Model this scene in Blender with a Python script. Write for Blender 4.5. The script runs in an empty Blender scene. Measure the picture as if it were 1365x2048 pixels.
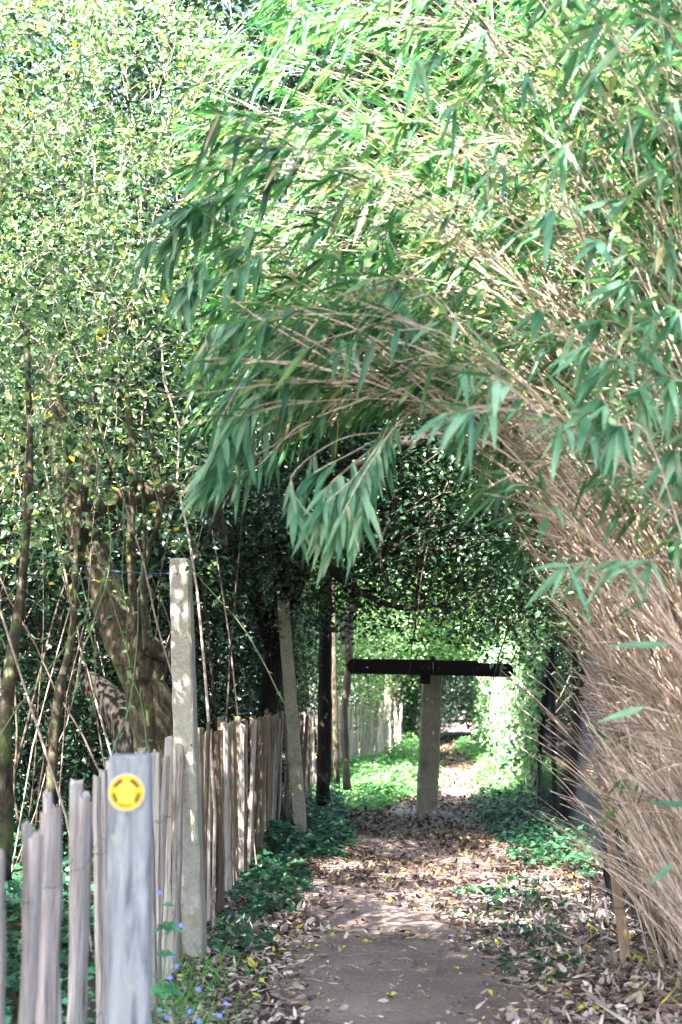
import bpy, math, random
import numpy as np
from mathutils import Vector, Matrix

R = np.random.RandomState(7)
random.seed(7)
SC = bpy.context.scene
COL = SC.collection

# ------------------------------------------------------------------ camera
F = 2844.0; CX = 682.5; CY = 1024.0; HZ = 1425.0
EYE = np.array([0.0, 0.0, 1.45])
PITCH = math.atan((HZ - CY) / F)
cam = bpy.data.cameras.new('camera')
cam.sensor_fit = 'VERTICAL'; cam.sensor_height = 36.0; cam.lens = 50.0
cam.clip_start = 0.05; cam.clip_end = 500
cam.dof.use_dof = True; cam.dof.focus_distance = 11.5; cam.dof.aperture_fstop = 2.8
co = bpy.data.objects.new('camera', cam); COL.objects.link(co)
co.location = EYE; co.rotation_euler = (math.pi/2 + PITCH, 0, 0)
SC.camera = co

# ------------------------------------------------------------------ light
SUN = np.array([-0.36, -0.56, 0.75]); SUN /= np.linalg.norm(SUN)
w = bpy.data.worlds.new('World'); SC.world = w; w.use_nodes = True
nt = w.node_tree; nt.nodes.clear()
sky = nt.nodes.new('ShaderNodeTexSky'); sky.sky_type = 'NISHITA'; sky.sun_disc = False
sky.sun_elevation = math.asin(SUN[2]); sky.sun_rotation = math.atan2(SUN[0], SUN[1])
sky.air_density = 1.2; sky.dust_density = 2.5; sky.ozone_density = 1.0
bg = nt.nodes.new('ShaderNodeBackground'); bg.inputs[1].default_value = 0.068
out = nt.nodes.new('ShaderNodeOutputWorld')
nt.links.new(sky.outputs[0], bg.inputs[0]); nt.links.new(bg.outputs[0], out.inputs[0])
sl = bpy.data.lights.new('sun', 'SUN'); sl.energy = 5.0; sl.angle = math.radians(0.5); sl.color = (1.0, 0.92, 0.82)
so = bpy.data.objects.new('sun', sl); COL.objects.link(so)
so.rotation_euler = Vector(SUN).to_track_quat('Z', 'Y').to_euler()
SC.view_settings.view_transform = 'Standard'; SC.view_settings.look = 'None'
SC.view_settings.exposure = 4.0; SC.view_settings.gamma = 1.0
SC.cycles.max_bounces = 4; SC.cycles.diffuse_bounces = 2; SC.cycles.glossy_bounces = 1
SC.cycles.transmission_bounces = 3; SC.cycles.caustics_reflective = False; SC.cycles.caustics_refractive = False
SC.cycles.sample_clamp_indirect = 8.0

# ------------------------------------------------------------------ geometry of the place
def ss(a, b, x):
    t = np.clip((np.asarray(x, float) - a) / (b - a), 0, 1); return t*t*(3-2*t)
def zg(x, y):
    x = np.asarray(x, float); y = np.asarray(y, float)
    z = 0.021*np.maximum(0, y-19.0)*ss(16, 24, y)
    z = z + 0.85*ss(1.3, 4.5, -x - 0.0*y) * ss(3, 9, y) + 0.16*ss(1.9, 3.2, x)*ss(30, 14, y)
    z = z + 0.018*np.sin(2.1*x+1.3*y) * np.cos(1.1*y-0.7*x) + 0.010*np.sin(5.3*x-2.2*y+1) + 0.008*np.cos(4.1*y+3.3*x)
    return z
def ray(px, py):
    d = np.array([px-CX, F*math.cos(PITCH) - (CY-py)*math.sin(PITCH), F*math.sin(PITCH) + (CY-py)*math.cos(PITCH)])
    return d / d[1]
def P(px, py, y): return EYE + ray(px, py)*y
def G(px, py):
    r = ray(px, py); y = 2.0
    while y < 120:
        p = EYE + r*y
        if p[2] <= zg(p[0], p[1]): break
        y += 0.02
    return EYE + r*y
def nrm(v): return v / np.maximum(np.linalg.norm(v, axis=-1, keepdims=True), 1e-9)

# ------------------------------------------------------------------ mesh helpers
class MB:
    def __init__(s): s.v=[]; s.f=[]; s.r=[]; s.n=0
    def add(s, v, faces, rnd=None):
        """v (N,3); faces list of int arrays (M,k)"""
        v = np.asarray(v, float).reshape(-1,3)
        for f in faces:
            f = np.asarray(f, np.int64)
            if len(f): s.f.append(f + s.n)
        s.v.append(v); s.n += len(v)
        s.r.append(np.full(len(v), R.rand()) if rnd is None else (np.full(len(v), rnd) if np.isscalar(rnd) else np.asarray(rnd, float)))
        return s
    def tube(s, pts, rad, sides=8, rnd=None, cap=True, twist=0.0):
        pts = np.asarray(pts, float); rad = np.broadcast_to(np.asarray(rad, float), (len(pts),))
        v, q = tube_arr(pts[None], rad[None], sides)
        fs = [q]
        if cap:
            n = len(pts)
            fs.append(np.arange(sides)[None, ::-1]); fs.append((np.arange(sides)+(n-1)*sides)[None])
        return s.add(v, fs, rnd)
    def tubes(s, pts, rad, sides=4, rnd=None):
        v, q = tube_arr(pts, rad, sides)
        k = pts.shape[0]
        rr = np.repeat(R.rand(k), pts.shape[1]*sides) if rnd is None else rnd
        return s.add(v, [q], rr)
    def build(s, name, mat, parent=None, smooth=False, link=True):
        me = bpy.data.meshes.new(name)
        V = np.concatenate(s.v); me.vertices.add(len(V)); me.vertices.foreach_set('co', V.astype(np.float32).ravel())
        loops = np.concatenate([f.ravel() for f in s.f]); tot = np.concatenate([np.full(len(f), f.shape[1]) for f in s.f])
        st = np.concatenate([[0], np.cumsum(tot)[:-1]])
        me.loops.add(len(loops)); me.loops.foreach_set('vertex_index', loops.astype(np.int32))
        me.polygons.add(len(tot)); me.polygons.foreach_set('loop_start', st.astype(np.int32)); me.polygons.foreach_set('loop_total', tot.astype(np.int32))
        me.polygons.foreach_set('use_smooth', np.full(len(tot), smooth))
        me.update(calc_edges=True)
        a = me.attributes.new('rnd', 'FLOAT', 'POINT'); a.data.foreach_set('value', np.concatenate(s.r).astype(np.float32))
        me.materials.append(mat)
        o = bpy.data.objects.new(name, me); COL.objects.link(o)
        if parent is not None:
            o.parent = parent; o.matrix_parent_inverse = Matrix.Translation(-parent.location)
        return o
def tube_arr(pts, rad, sides):
    K, N, _ = pts.shape
    t = nrm(np.gradient(pts, axis=1))
    m = nrm(t.mean(axis=1)); ref = np.where(np.abs(m[:, 2:3]) > 0.8, np.array([[1.0, 0.1, 0.0]]), np.array([[0.05, 0.1, 1.0]]))
    u = nrm(np.cross(t, ref[:, None, :])); w_ = np.cross(t, u)
    a = np.arange(sides)*2*math.pi/sides
    v = pts[:, :, None, :] + rad[:, :, None, None]*(u[:, :, None, :]*np.cos(a)[None, None, :, None] + w_[:, :, None, :]*np.sin(a)[None, None, :, None])
    base = (np.arange(K)*N*sides)[:, None, None]; ring = (np.arange(N-1)*sides)[None, :, None]; j = np.arange(sides)[None, None, :]; j2 = (j+1) % sides
    q = np.stack([base+ring+j, base+ring+j2, base+ring+sides+j2, base+ring+sides+j], -1).reshape(-1, 4)
    return v.reshape(-1, 3), q

T_BAM = (np.array([[0,0,0],[.12,-.38,.0],[.12,0,-.06],[.12,.38,.0],[.35,-.5,0],[.35,0,-.1],[.35,.5,0],[.68,-.33,0],[.68,0,-.07],[.68,.33,0],[1,0,0]], float),
         [np.array([[0,1,2],[0,2,3],[7,10,8],[8,10,9]]), np.array([[1,4,5,2],[2,5,6,3],[4,7,8,5],[5,8,9,6]])])
T_SMALL = (np.array([[0,0,0],[.35,-.5,.10],[.5,0,-.06],[.35,.5,.10],[1,0,0]], float),
           [np.array([[0,1,2],[0,2,3],[1,4,2],[2,4,3]])])
T_DIA = (np.array([[0,0,0],[.42,-.5,.08],[1,0,0],[.42,.5,.08]], float), [np.array([[0,1,2],[0,2,3]])])
T_IVY = (np.array([[0,0,0],[-.12,-.35,.03],[.22,-.60,.06],[.42,-.28,.0],[1,0,-.05],[.42,.28,.0],[.22,.60,.06],[-.12,.35,.03],[.25,0,-.04]], float),
         [np.array([[0,1,8],[1,2,8],[2,3,8],[3,4,8],[4,5,8],[5,6,8],[6,7,8],[7,0,8]])])
T_LIT = (np.array([[0,0,0],[.25,-.5,.12],[.25,.5,.05],[.6,-.42,.2],[.6,.42,.0],[1,0,.12]], float),
         [np.array([[0,1,2],[3,5,4]]), np.array([[1,3,4,2]])])
def leaves(mb, pos, d, n, L, W, tpl, droop=0.0, rnd=None):
    """pos,d,n (K,3), L,W (K)"""
    K = len(pos)
    if K == 0: return
    tv, tf = tpl
    d = nrm(d); b = nrm(np.cross(n, d)); n = np.cross(d, b)
    L = np.broadcast_to(L, (K,)); W = np.broadcast_to(W, (K,))
    u = tv[:, 0]; v = tv[:, 1]; h = tv[:, 2]
    X = pos[:, None, :] + d[:, None, :]*(u[None, :, None]*L[:, None, None]) + b[:, None, :]*(v[None, :, None]*W[:, None, None]) + n[:, None, :]*(h[None, :, None]*W[:, None, None])
    dr = np.broadcast_to(droop, (K,))
    X[:, :, 2] -= (u[None, :]**2)*L[:, None]*dr[:, None]
    off = (np.arange(K)*len(tv))[:, None, None]
    fs = [(f[None]+off).reshape(-1, f.shape[1]) for f in tf]
    rr = np.repeat(R.rand(K) if rnd is None else rnd, len(tv))
    mb.add(X.reshape(-1, 3), fs, rr)
def rv(k): return nrm(R.normal(size=(k, 3)))

def tag(o, label=None, cat=None, group=None, kind=None):
    if label: o['label'] = label
    if cat: o['category'] = cat
    if group: o['group'] = group
    if kind: o['kind'] = kind
    return o
def empty(name, loc, label, cat, group=None):
    o = bpy.data.objects.new(name, None); COL.objects.link(o); o.location = Vector([float(c) for c in loc]); o.empty_display_size = 0.2
    return tag(o, label, cat, group)

# ------------------------------------------------------------------ materials
def mat_new(name):
    m = bpy.data.materials.new(name); m.use_nodes = True; nt = m.node_tree; nt.nodes.clear()
    return m, nt, nt.nodes.new, nt.links.new
def ramp(N, stops):
    r = N('ShaderNodeValToRGB'); e = r.color_ramp.elements
    while len(e) < len(stops): e.new(0.5)
    for i, (p, c) in enumerate(stops): e[i].position = p; e[i].color = (*c, 1)
    return r
def leaf_mat(name, stops, rough=0.38, transl=0.35, tcol=None, spec=0.5):
    m, nt, N, L = mat_new(name)
    at = N('ShaderNodeAttribute'); at.attribute_name = 'rnd'
    r = ramp(N, stops); L(at.outputs['Fac'], r.inputs[0])
    pb = N('ShaderNodeBsdfPrincipled'); pb.inputs['Roughness'].default_value = rough
    pb.inputs['Specular IOR Level'].default_value = spec
    tx = N('ShaderNodeTexCoord'); no = N('ShaderNodeTexNoise'); no.inputs['Scale'].default_value = 9.0; L(tx.outputs['Object'], no.inputs['Vector'])
    hs = N('ShaderNodeHueSaturation'); mr = N('ShaderNodeMapRange'); mr.inputs[1].default_value = .3; mr.inputs[2].default_value = .7; mr.inputs[3].default_value = .75; mr.inputs[4].default_value = 1.3
    L(no.outputs[0], mr.inputs[0]); L(mr.outputs[0], hs.inputs['Value']); L(r.outputs[0], hs.inputs['Color'])
    L(hs.outputs[0], pb.inputs['Base Color'])
    tr = N('ShaderNodeBsdfTranslucent'); mx = N('ShaderNodeMix'); mx.data_type = 'RGBA'; mx.blend_type = 'MULTIPLY'; mx.inputs[0].default_value = 1
    L(hs.outputs[0], mx.inputs[6]); mx.inputs[7].default_value = (*(tcol or (2.1, 2.3, 1.1)), 1)
    L(mx.outputs[2], tr.inputs[0])
    ms = N('ShaderNodeMixShader'); ms.inputs[0].default_value = transl
    L(pb.outputs[0], ms.inputs[1]); L(tr.outputs[0], ms.inputs[2])
    o = N('ShaderNodeOutputMaterial'); L(ms.outputs[0], o.inputs[0]); return m
def grain_mat(name, stops, sc=(30, 30, 2.0), rough=0.85, bump=0.4, moss=None, lich=None, rndamt=0.35, dist=0.6, detail=8):
    """wood / bark / concrete: noise stretched by sc, optional moss and lichen blotches"""
    m, nt, N, L = mat_new(name)
    tx = N('ShaderNodeTexCoord'); mp = N('ShaderNodeMapping'); mp.inputs['Scale'].default_value = sc
    oi = N('ShaderNodeAttribute'); oi.attribute_name = 'rnd'
    ad = N('ShaderNodeVectorMath'); ad.operation = 'ADD'; sca = N('ShaderNodeVectorMath'); sca.operation = 'SCALE'; sca.inputs['Scale'].default_value = 17.0
    cb = N('ShaderNodeCombineXYZ')
    for i in range(3): L(oi.outputs['Fac'], cb.inputs[i])
    L(cb.outputs[0], sca.inputs[0]); L(tx.outputs['Object'], ad.inputs[0]); L(sca.outputs[0], ad.inputs[1]); L(ad.outputs[0], mp.inputs[0])
    no = N('ShaderNodeTexNoise'); no.inputs['Scale'].default_value = 1; no.inputs['Detail'].default_value = detail; no.inputs['Roughness'].default_value = .65; no.inputs['Distortion'].default_value = dist
    L(mp.outputs[0], no.inputs['Vector'])
    r = ramp(N, stops); L(no.outputs[0], r.inputs[0])
    hs = N('ShaderNodeHueSaturation'); mr = N('ShaderNodeMapRange'); mr.inputs[3].default_value = 1-rndamt; mr.inputs[4].default_value = 1+rndamt
    L(oi.outputs['Fac'], mr.inputs[0]); L(mr.outputs[0], hs.inputs['Value']); L(r.outputs[0], hs.inputs['Color'])
    col = hs.outputs[0]
    for blot, scl, lo, hi in ((moss, 5.0, .52, .66), (lich, 9.0, .58, .68)):
        if blot is None: continue
        n2 = N('ShaderNodeTexNoise'); n2.inputs['Scale'].default_value = scl; n2.inputs['Detail'].default_value = 9; n2.inputs['Roughness'].default_value = .7; L(ad.outputs[0], n2.inputs['Vector'])
        m2 = N('ShaderNodeMapRange'); m2.inputs[1].default_value = lo; m2.inputs[2].default_value = hi; L(n2.outputs[0], m2.inputs[0])
        mx = N('ShaderNodeMix'); mx.data_type = 'RGBA'; L(m2.outputs[0], mx.inputs[0]); L(col, mx.inputs[6]); mx.inputs[7].default_value = (*blot, 1); col = mx.outputs[2]
    pb = N('ShaderNodeBsdfPrincipled'); pb.inputs['Roughness'].default_value = rough; pb.inputs['Specular IOR Level'].default_value = .25; L(col, pb.inputs['Base Color'])
    bp = N('ShaderNodeBump'); bp.inputs['Strength'].default_value = bump; bp.inputs['Distance'].default_value = .02; L(no.outputs[0], bp.inputs['Height']); L(bp.outputs[0], pb.inputs['Normal'])
    o = N('ShaderNodeOutputMaterial'); L(pb.outputs[0], o.inputs[0]); return m
def plain_mat(name, c, rough=.6, metal=0, var=0.15):
    return grain_mat(name, [(.3, tuple(x*(1-var) for x in c)), (.7, tuple(x*(1+var) for x in c))], sc=(12,12,12), rough=rough, bump=.08, rndamt=.1)

M = {}
M['bam_leaf'] = leaf_mat('bamboo_leaf', [(0,(.012,.05,.025)),(.4,(.035,.12,.06)),(.85,(.10,.22,.11)),(.96,(.22,.30,.13)),(.975,(.42,.34,.2)),(1,(.5,.4,.26))], rough=.36, transl=.34)
M['bam_leaf_near'] = leaf_mat('bamboo_leaf_broad', [(0,(.03,.12,.06)),(.5,(.095,.24,.135)),(.98,(.24,.37,.24)),(.985,(.5,.42,.25)),(1,(.5,.42,.25))], rough=.34, transl=.22)
M['culm'] = grain_mat('bamboo_culm', [(.28,(.13,.09,.07)),(.45,(.42,.32,.26)),(.7,(.72,.60,.53))], sc=(25,25,5), rough=.6, bump=.15, rndamt=.62)
M['culm_green'] = grain_mat('bamboo_culm_green', [(.3,(.16,.17,.07)),(.7,(.42,.38,.18))], sc=(25,25,5), rough=.5, bump=.15, rndamt=.4)
M['holly'] = leaf_mat('holly_leaf', [(0,(.025,.06,.038)),(.45,(.075,.14,.085)),(.86,(.24,.32,.19)),(.985,(.26,.3,.15)),(.99,(.6,.45,.04)),(1,(.7,.5,.05))], rough=.33, transl=.32, spec=.4)
M['canopy'] = leaf_mat('shaded_canopy_leaf', [(0,(.005,.018,.010)),(.5,(.011,.034,.018)),(.85,(.03,.07,.035)),(1,(.07,.13,.06))], rough=.3, transl=.12, spec=.5)  # albedo lowered so the canopy reads as deep shade
M['bright'] = leaf_mat('sunlit_leaf', [(0,(.03,.11,.05)),(.45,(.12,.26,.12)),(1,(.42,.52,.34))], rough=.35, transl=.4)  # paled leaf colour carries part of the sunlit look
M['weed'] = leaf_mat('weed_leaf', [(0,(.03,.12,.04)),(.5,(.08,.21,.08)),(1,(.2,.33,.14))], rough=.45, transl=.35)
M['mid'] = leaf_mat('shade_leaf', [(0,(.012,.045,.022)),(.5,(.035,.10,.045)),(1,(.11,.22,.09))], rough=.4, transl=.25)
M['dark'] = leaf_mat('shaded_thicket_leaf', [(0,(.002,.009,.006)),(.6,(.006,.022,.013)),(1,(.03,.075,.04))], rough=.3, transl=.08, spec=.4)  # near-black palette: thicket shade put into the leaf colour
M['shaded_yew'] = leaf_mat('shaded_evergreen_leaf', [(0,(.002,.009,.006)),(.6,(.006,.022,.012)),(1,(.025,.075,.034))], rough=.3, transl=.1, spec=.35)  # leaf colour darkened to stand in for deep shade
M['ivy'] = leaf_mat('ivy_leaf', [(0,(.006,.03,.02)),(.5,(.014,.065,.036)),(1,(.05,.16,.06))], rough=.3, transl=.2)
M['twig'] = grain_mat('twig_bark', [(.3,(.13,.095,.085)),(.7,(.42,.32,.28))], sc=(20,20,20), rndamt=.5, bump=.1)
M['twig_dark'] = grain_mat('dark_twig_bark', [(.3,(.02,.016,.012)),(.7,(.08,.06,.045))], sc=(20,20,20), rndamt=.5, bump=.1)
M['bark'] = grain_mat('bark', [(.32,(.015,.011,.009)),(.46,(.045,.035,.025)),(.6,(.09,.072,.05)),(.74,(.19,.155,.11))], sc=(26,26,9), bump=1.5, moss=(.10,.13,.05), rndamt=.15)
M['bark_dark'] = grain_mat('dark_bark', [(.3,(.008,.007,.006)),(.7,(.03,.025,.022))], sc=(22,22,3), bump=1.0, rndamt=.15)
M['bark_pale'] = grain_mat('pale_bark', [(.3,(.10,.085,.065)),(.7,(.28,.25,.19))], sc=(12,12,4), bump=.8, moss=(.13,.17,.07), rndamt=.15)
M['pale'] = grain_mat('weathered_pale', [(.30,(.09,.07,.06)),(.42,(.28,.24,.22)),(.62,(.45,.40,.38)),(.8,(.56,.51,.49))], sc=(55,55,2.2), bump=.7, rndamt=.3, dist=1.2)
M['pale_dark'] = grain_mat('dark_pale', [(.3,(.06,.04,.03)),(.5,(.17,.12,.09)),(.75,(.36,.27,.2))], sc=(60,60,2.4), bump=.8, moss=(.10,.13,.06), rndamt=.35, dist=1.2)
M['wpost'] = grain_mat('grey_painted_oak', [(.30,(.06,.07,.085)),(.42,(.17,.18,.20)),(.55,(.27,.275,.29)),(.8,(.37,.375,.39))], sc=(30,30,3.2), bump=.8, lich=(.30,.36,.20), rndamt=.05, dist=.8)
M['conc'] = grain_mat('concrete', [(.3,(.30,.29,.26)),(.7,(.46,.44,.40))], sc=(60,60,60), bump=.5, moss=(.25,.27,.17), lich=(.5,.48,.44), rndamt=.08)
M['concmoss'] = grain_mat('mossy_concrete', [(.3,(.22,.21,.17)),(.7,(.38,.36,.29))], sc=(50,50,50), bump=.6, moss=(.17,.19,.09), lich=(.42,.40,.34), rndamt=.08)
M['signpost'] = grain_mat('signpost_concrete', [(.3,(.22,.20,.16)),(.7,(.42,.38,.30))], sc=(40,40,40), bump=.6, moss=(.20,.20,.12), lich=(.45,.42,.34), rndamt=.02)
M['iron'] = grain_mat('black_painted_board', [(.3,(.010,.006,.007)),(.7,(.026,.014,.017))], sc=(30,30,30), rough=.7, bump=.2, rndamt=.02)
M['galv'] = plain_mat('galvanised_wire', (.10,.12,.15), .45)
M['mesh'] = plain_mat('dark_netting', (.010,.013,.020), .6)
M['stake'] = grain_mat('brown_stake', [(.3,(.22,.155,.12)),(.7,(.36,.26,.20))], sc=(40,40,3), bump=.3, rndamt=.05)
M['yellow'] = plain_mat('yellow_plastic', (.62,.40,.012), .4, var=.08)
M['yellow_pale'] = plain_mat('pale_yellow_plastic', (.72,.55,.06), .4, var=.05)
M['ink'] = plain_mat('brown_ink', (.11,.065,.02), .5)
M['cream'] = plain_mat('cream_plastic', (.42,.40,.34), .5, var=.03)
M['blue'] = plain_mat('blue_cord', (.035,.07,.19), .6)
M['petal'] = plain_mat('blue_petal', (.18,.30,.85), .6)
M['stem'] = plain_mat('green_stem', (.13,.19,.085), .5)
M['fern'] = leaf_mat('fern_leaf', [(0,(.05,.2,.05)),(1,(.14,.36,.07))], rough=.45, transl=.35)
M['herb'] = leaf_mat('herb_leaf', [(0,(.06,.22,.12)),(1,(.14,.36,.18))], rough=.5, transl=.35)
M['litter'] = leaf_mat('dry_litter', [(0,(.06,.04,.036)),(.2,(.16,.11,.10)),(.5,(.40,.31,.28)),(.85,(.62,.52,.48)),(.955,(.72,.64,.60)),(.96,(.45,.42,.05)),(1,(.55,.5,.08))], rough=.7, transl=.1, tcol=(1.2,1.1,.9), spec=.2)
M['litter_dark'] = leaf_mat('dark_litter', [(0,(.03,.02,.018)),(.5,(.09,.055,.05)),(.88,(.17,.11,.09)),(.93,(.28,.2,.16)),(.94,(.35,.4,.06)),(1,(.5,.5,.1))], rough=.5, transl=.05, tcol=(1.2,1.1,.9), spec=.3)  # darker brown leaf palette than the dry litter
def ground_mat(name, a, b, c, sc=1.0):
    m, nt, N, L = mat_new(name)
    tx = N('ShaderNodeTexCoord'); n1 = N('ShaderNodeTexNoise'); n1.inputs['Scale'].default_value = 1.3*sc; n1.inputs['Detail'].default_value = 6; L(tx.outputs['Object'], n1.inputs['Vector'])
    n2 = N('ShaderNodeTexNoise'); n2.inputs['Scale'].default_value = 45; n2.inputs['Detail'].default_value = 10; n2.inputs['Roughness'].default_value = .75; L(tx.outputs['Object'], n2.inputs['Vector'])
    ma = N('ShaderNodeMath'); ma.operation = 'MULTIPLY_ADD'; ma.inputs[1].default_value = .55; L(n1.outputs[0], ma.inputs[0])
    mb_ = N('ShaderNodeMath'); mb_.operation = 'MULTIPLY'; mb_.inputs[1].default_value = .45; L(n2.outputs[0], mb_.inputs[0]); L(mb_.outputs[0], ma.inputs[2])
    r = ramp(N, [(.36, a), (.5, b), (.64, c)]); L(ma.outputs[0], r.inputs[0])
    pb = N('ShaderNodeBsdfPrincipled'); pb.inputs['Roughness'].default_value = .9; pb.inputs['Specular IOR Level'].default_value = .2; L(r.outputs[0], pb.inputs['Base Color'])
    bp = N('ShaderNodeBump'); bp.inputs['Strength'].default_value = .8; bp.inputs['Distance'].default_value = .015; L(n2.outputs[0], bp.inputs['Height']); L(bp.outputs[0], pb.inputs['Normal'])
    o = N('ShaderNodeOutputMaterial'); L(pb.outputs[0], o.inputs[0]); return m
M['grit'] = leaf_mat('grit', [(0,(.08,.06,.055)),(.7,(.20,.16,.15)),(1,(.38,.33,.31))], rough=.85, transl=0, spec=.2)
M['soil'] = ground_mat('soil', (.025,.018,.015), (.06,.043,.036), (.11,.08,.066))
M['path'] = ground_mat('path_earth', (.13,.092,.085), (.24,.18,.168), (.37,.295,.28))

# ------------------------------------------------------------------ ground and path
def grid(xs, ys, zf):
    X, Y = np.meshgrid(xs, ys); V = np.stack([X, Y, zf(X, Y)], -1).reshape(-1, 3)
    nx, ny = len(xs), len(ys); i = (np.arange(ny-1)[:, None]*nx + np.arange(nx-1)[None]).ravel()
    return V, np.stack([i, i+1, i+1+nx, i+nx], -1)
gx = np.concatenate([-np.geomspace(200, 6, 14), np.arange(-5.8, 7, .16), np.geomspace(7.2, 200, 14)])
gy = np.concatenate([-np.geomspace(120, 3, 9), np.arange(-2.5, 30, .16), np.geomspace(30.3, 260, 60)])
V, Q = grid(gx, gy, lambda x, y: zg(x, np.minimum(y, 75)))
g = MB(); g.add(V, [Q], .5); tag(g.build('ground', M['soil'], smooth=True), kind='structure')
# centre line of the path: straight along the fence, then bending right past the signpost
PC = [(-3, .35, 1.0), (3, .4, .95), (6, .42, .9), (9, .45, .95), (13, .6, 1.1), (17, 1.0, 1.3), (20, 1.3, 1.3), (24, 1.95, .8), (30, 2.55, .62), (40, 3.4, .6), (55, 4.8, .8), (75, 6.7, .9)]
pcy, pcx, pcw = [np.array(c) for c in zip(*PC)]
ys = np.concatenate([np.arange(-3, 30, .12), np.arange(30, 75, .4)])
us = np.linspace(-1, 1, 25); pv = []
for y in ys:
    c = np.interp(y, pcy, pcx); wd = np.interp(y, pcy, pcw)*(1+.12*math.sin(y*1.7)+.08*math.sin(y*4.1+1))
    x = c + us*wd
    pv.append(np.stack([x, np.full(25, y), zg(x, y) + .030 - .065*np.abs(us)**3], -1))
pv = np.array(pv).reshape(-1, 3); nx = 25; ny = len(ys)
i = (np.arange(ny-1)[:, None]*nx + np.arange(nx-1)[None]).ravel()
pp = MB(); pp.add(pv, [np.stack([i, i+1, i+1+nx, i+nx], -1)], .5); tag(pp.build('path', M['path'], smooth=True), kind='structure')

def scatter(n, xr, yr, dens=None):
    x = R.uniform(*xr, n); y = R.uniform(*yr, n)
    if dens is not None:
        k = R.rand(n) < dens(x, y); x, y = x[k], y[k]
    return x, y
def flat_leaves(mb, x, y, L, ratio, tilt=.35, lift=.012, tpl=T_LIT, rnd=None, h=0):
    k = len(x); z = zg(x, y) + lift + .03*ss(1.0, .3, np.abs(x - np.interp(y, pcy, pcx))/np.interp(y, pcy, pcw)) + h
    d = rv(k); d[:, 2] *= tilt; n = np.tile([0., 0, 1.], (k, 1)) + R.normal(0, tilt, (k, 3))
    leaves(mb, np.stack([x, y, z], -1), d, n, L, L*ratio, tpl, rnd=rnd)
# dry bamboo litter
lit = MB()
x, y = scatter(150000, (-.95, 3.2), (2.5, 14), lambda x, y: np.clip(.012 + .8*ss(.72, 1.35, x + .14*np.sin(y*2.1)+.1*np.sin(y*5.3+x*4)) + .32*ss(.05, -.5, x), 0, 1) * ss(14, 9, y))
flat_leaves(lit, x, y, R.uniform(.018, .085, len(x)), R.uniform(.13, .5, len(x)), tilt=.4, lift=.012)
x, y = scatter(5000, (.6, 3.0), (3, 12), lambda x, y: ss(.9, 1.8, x))
flat_leaves(lit, x, y, R.uniform(.09, .24, len(x)), R.uniform(.06, .16, len(x)), tilt=.3, lift=.03)
tag(lit.build('dry_leaf_litter', M['litter']), 'dry tan fallen leaves strewn over the path edges', 'leaf litter', kind='stuff')
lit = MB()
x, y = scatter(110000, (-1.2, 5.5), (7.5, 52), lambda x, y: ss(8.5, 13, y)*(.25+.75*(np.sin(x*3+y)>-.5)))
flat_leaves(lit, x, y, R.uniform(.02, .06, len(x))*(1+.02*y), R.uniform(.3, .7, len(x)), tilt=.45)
tag(lit.build('dark_leaf_litter', M['litter_dark']), 'dark fallen leaves around the foot of the signpost', 'leaf litter', kind='stuff')
lit = MB()
x, y = scatter(210, (-.8, 2.0), (3, 16))
flat_leaves(lit, x, y, R.uniform(.02, .05, len(x)), .6, tilt=.3, lift=.025, tpl=T_IVY, rnd=R.uniform(.965, 1, len(x)))
tag(lit.build('yellow_leaf_litter', M['litter']), 'scattered yellow green fallen leaves on the bare path', 'leaf litter', kind='stuff')
# grit and small stones pressed into the bare earth
x, y = scatter(16000, (-.7, 2.2), (2.6, 20), lambda x, y: ss(1.15, .7, np.abs(x-np.interp(y, pcy, pcx))/np.interp(y, pcy, pcw))); k = len(x)
ov = np.array([[1,0,0],[0,1,0],[-1,0,0],[0,-1,0],[0,0,.7],[0,0,-.7]], float); of = np.array([[0,1,4],[1,2,4],[2,3,4],[3,0,4],[1,0,5],[2,1,5],[3,2,5],[0,3,5]])
sz = R.exponential(.0022, k)+.0015; V_ = ov[None]*sz[:, None, None]*R.uniform(.6, 1.4, (k, 6, 3)); V_ = V_ + np.stack([x, y, zg(x, y)+.031-.03*(np.abs(x-np.interp(y, pcy, pcx))/np.interp(y, pcy, pcw))**3], -1)[:, None]
mb = MB(); mb.add(V_.reshape(-1, 3), [(of[None]+(np.arange(k)*6)[:, None, None]).reshape(-1, 3)], np.repeat(R.rand(k), 6))
tag(mb.build('grit', M['grit']), 'small pale stones and grit on the bare middle of the path', 'grit', kind='stuff')
lit = MB()
x, y = scatter(1500, (-1.0, 3.2), (3, 18)); k = len(x)
p0 = np.stack([x, y, zg(x, y)+.035], -1); dd = rv(k)*[1, 1, .08]; ln = R.uniform(.04, .22, k)
pts = p0[:, None] + dd[:, None]*ln[:, None, None]*np.linspace(0, 1, 4)[None, :, None] + R.normal(0, .006, (k, 4, 3))
lit.tubes(pts, np.full((k, 4), .0025), 4); tag(lit.build('twig_litter', M['twig']), 'thin broken twigs lying on the path', 'twigs', kind='stuff')

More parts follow.
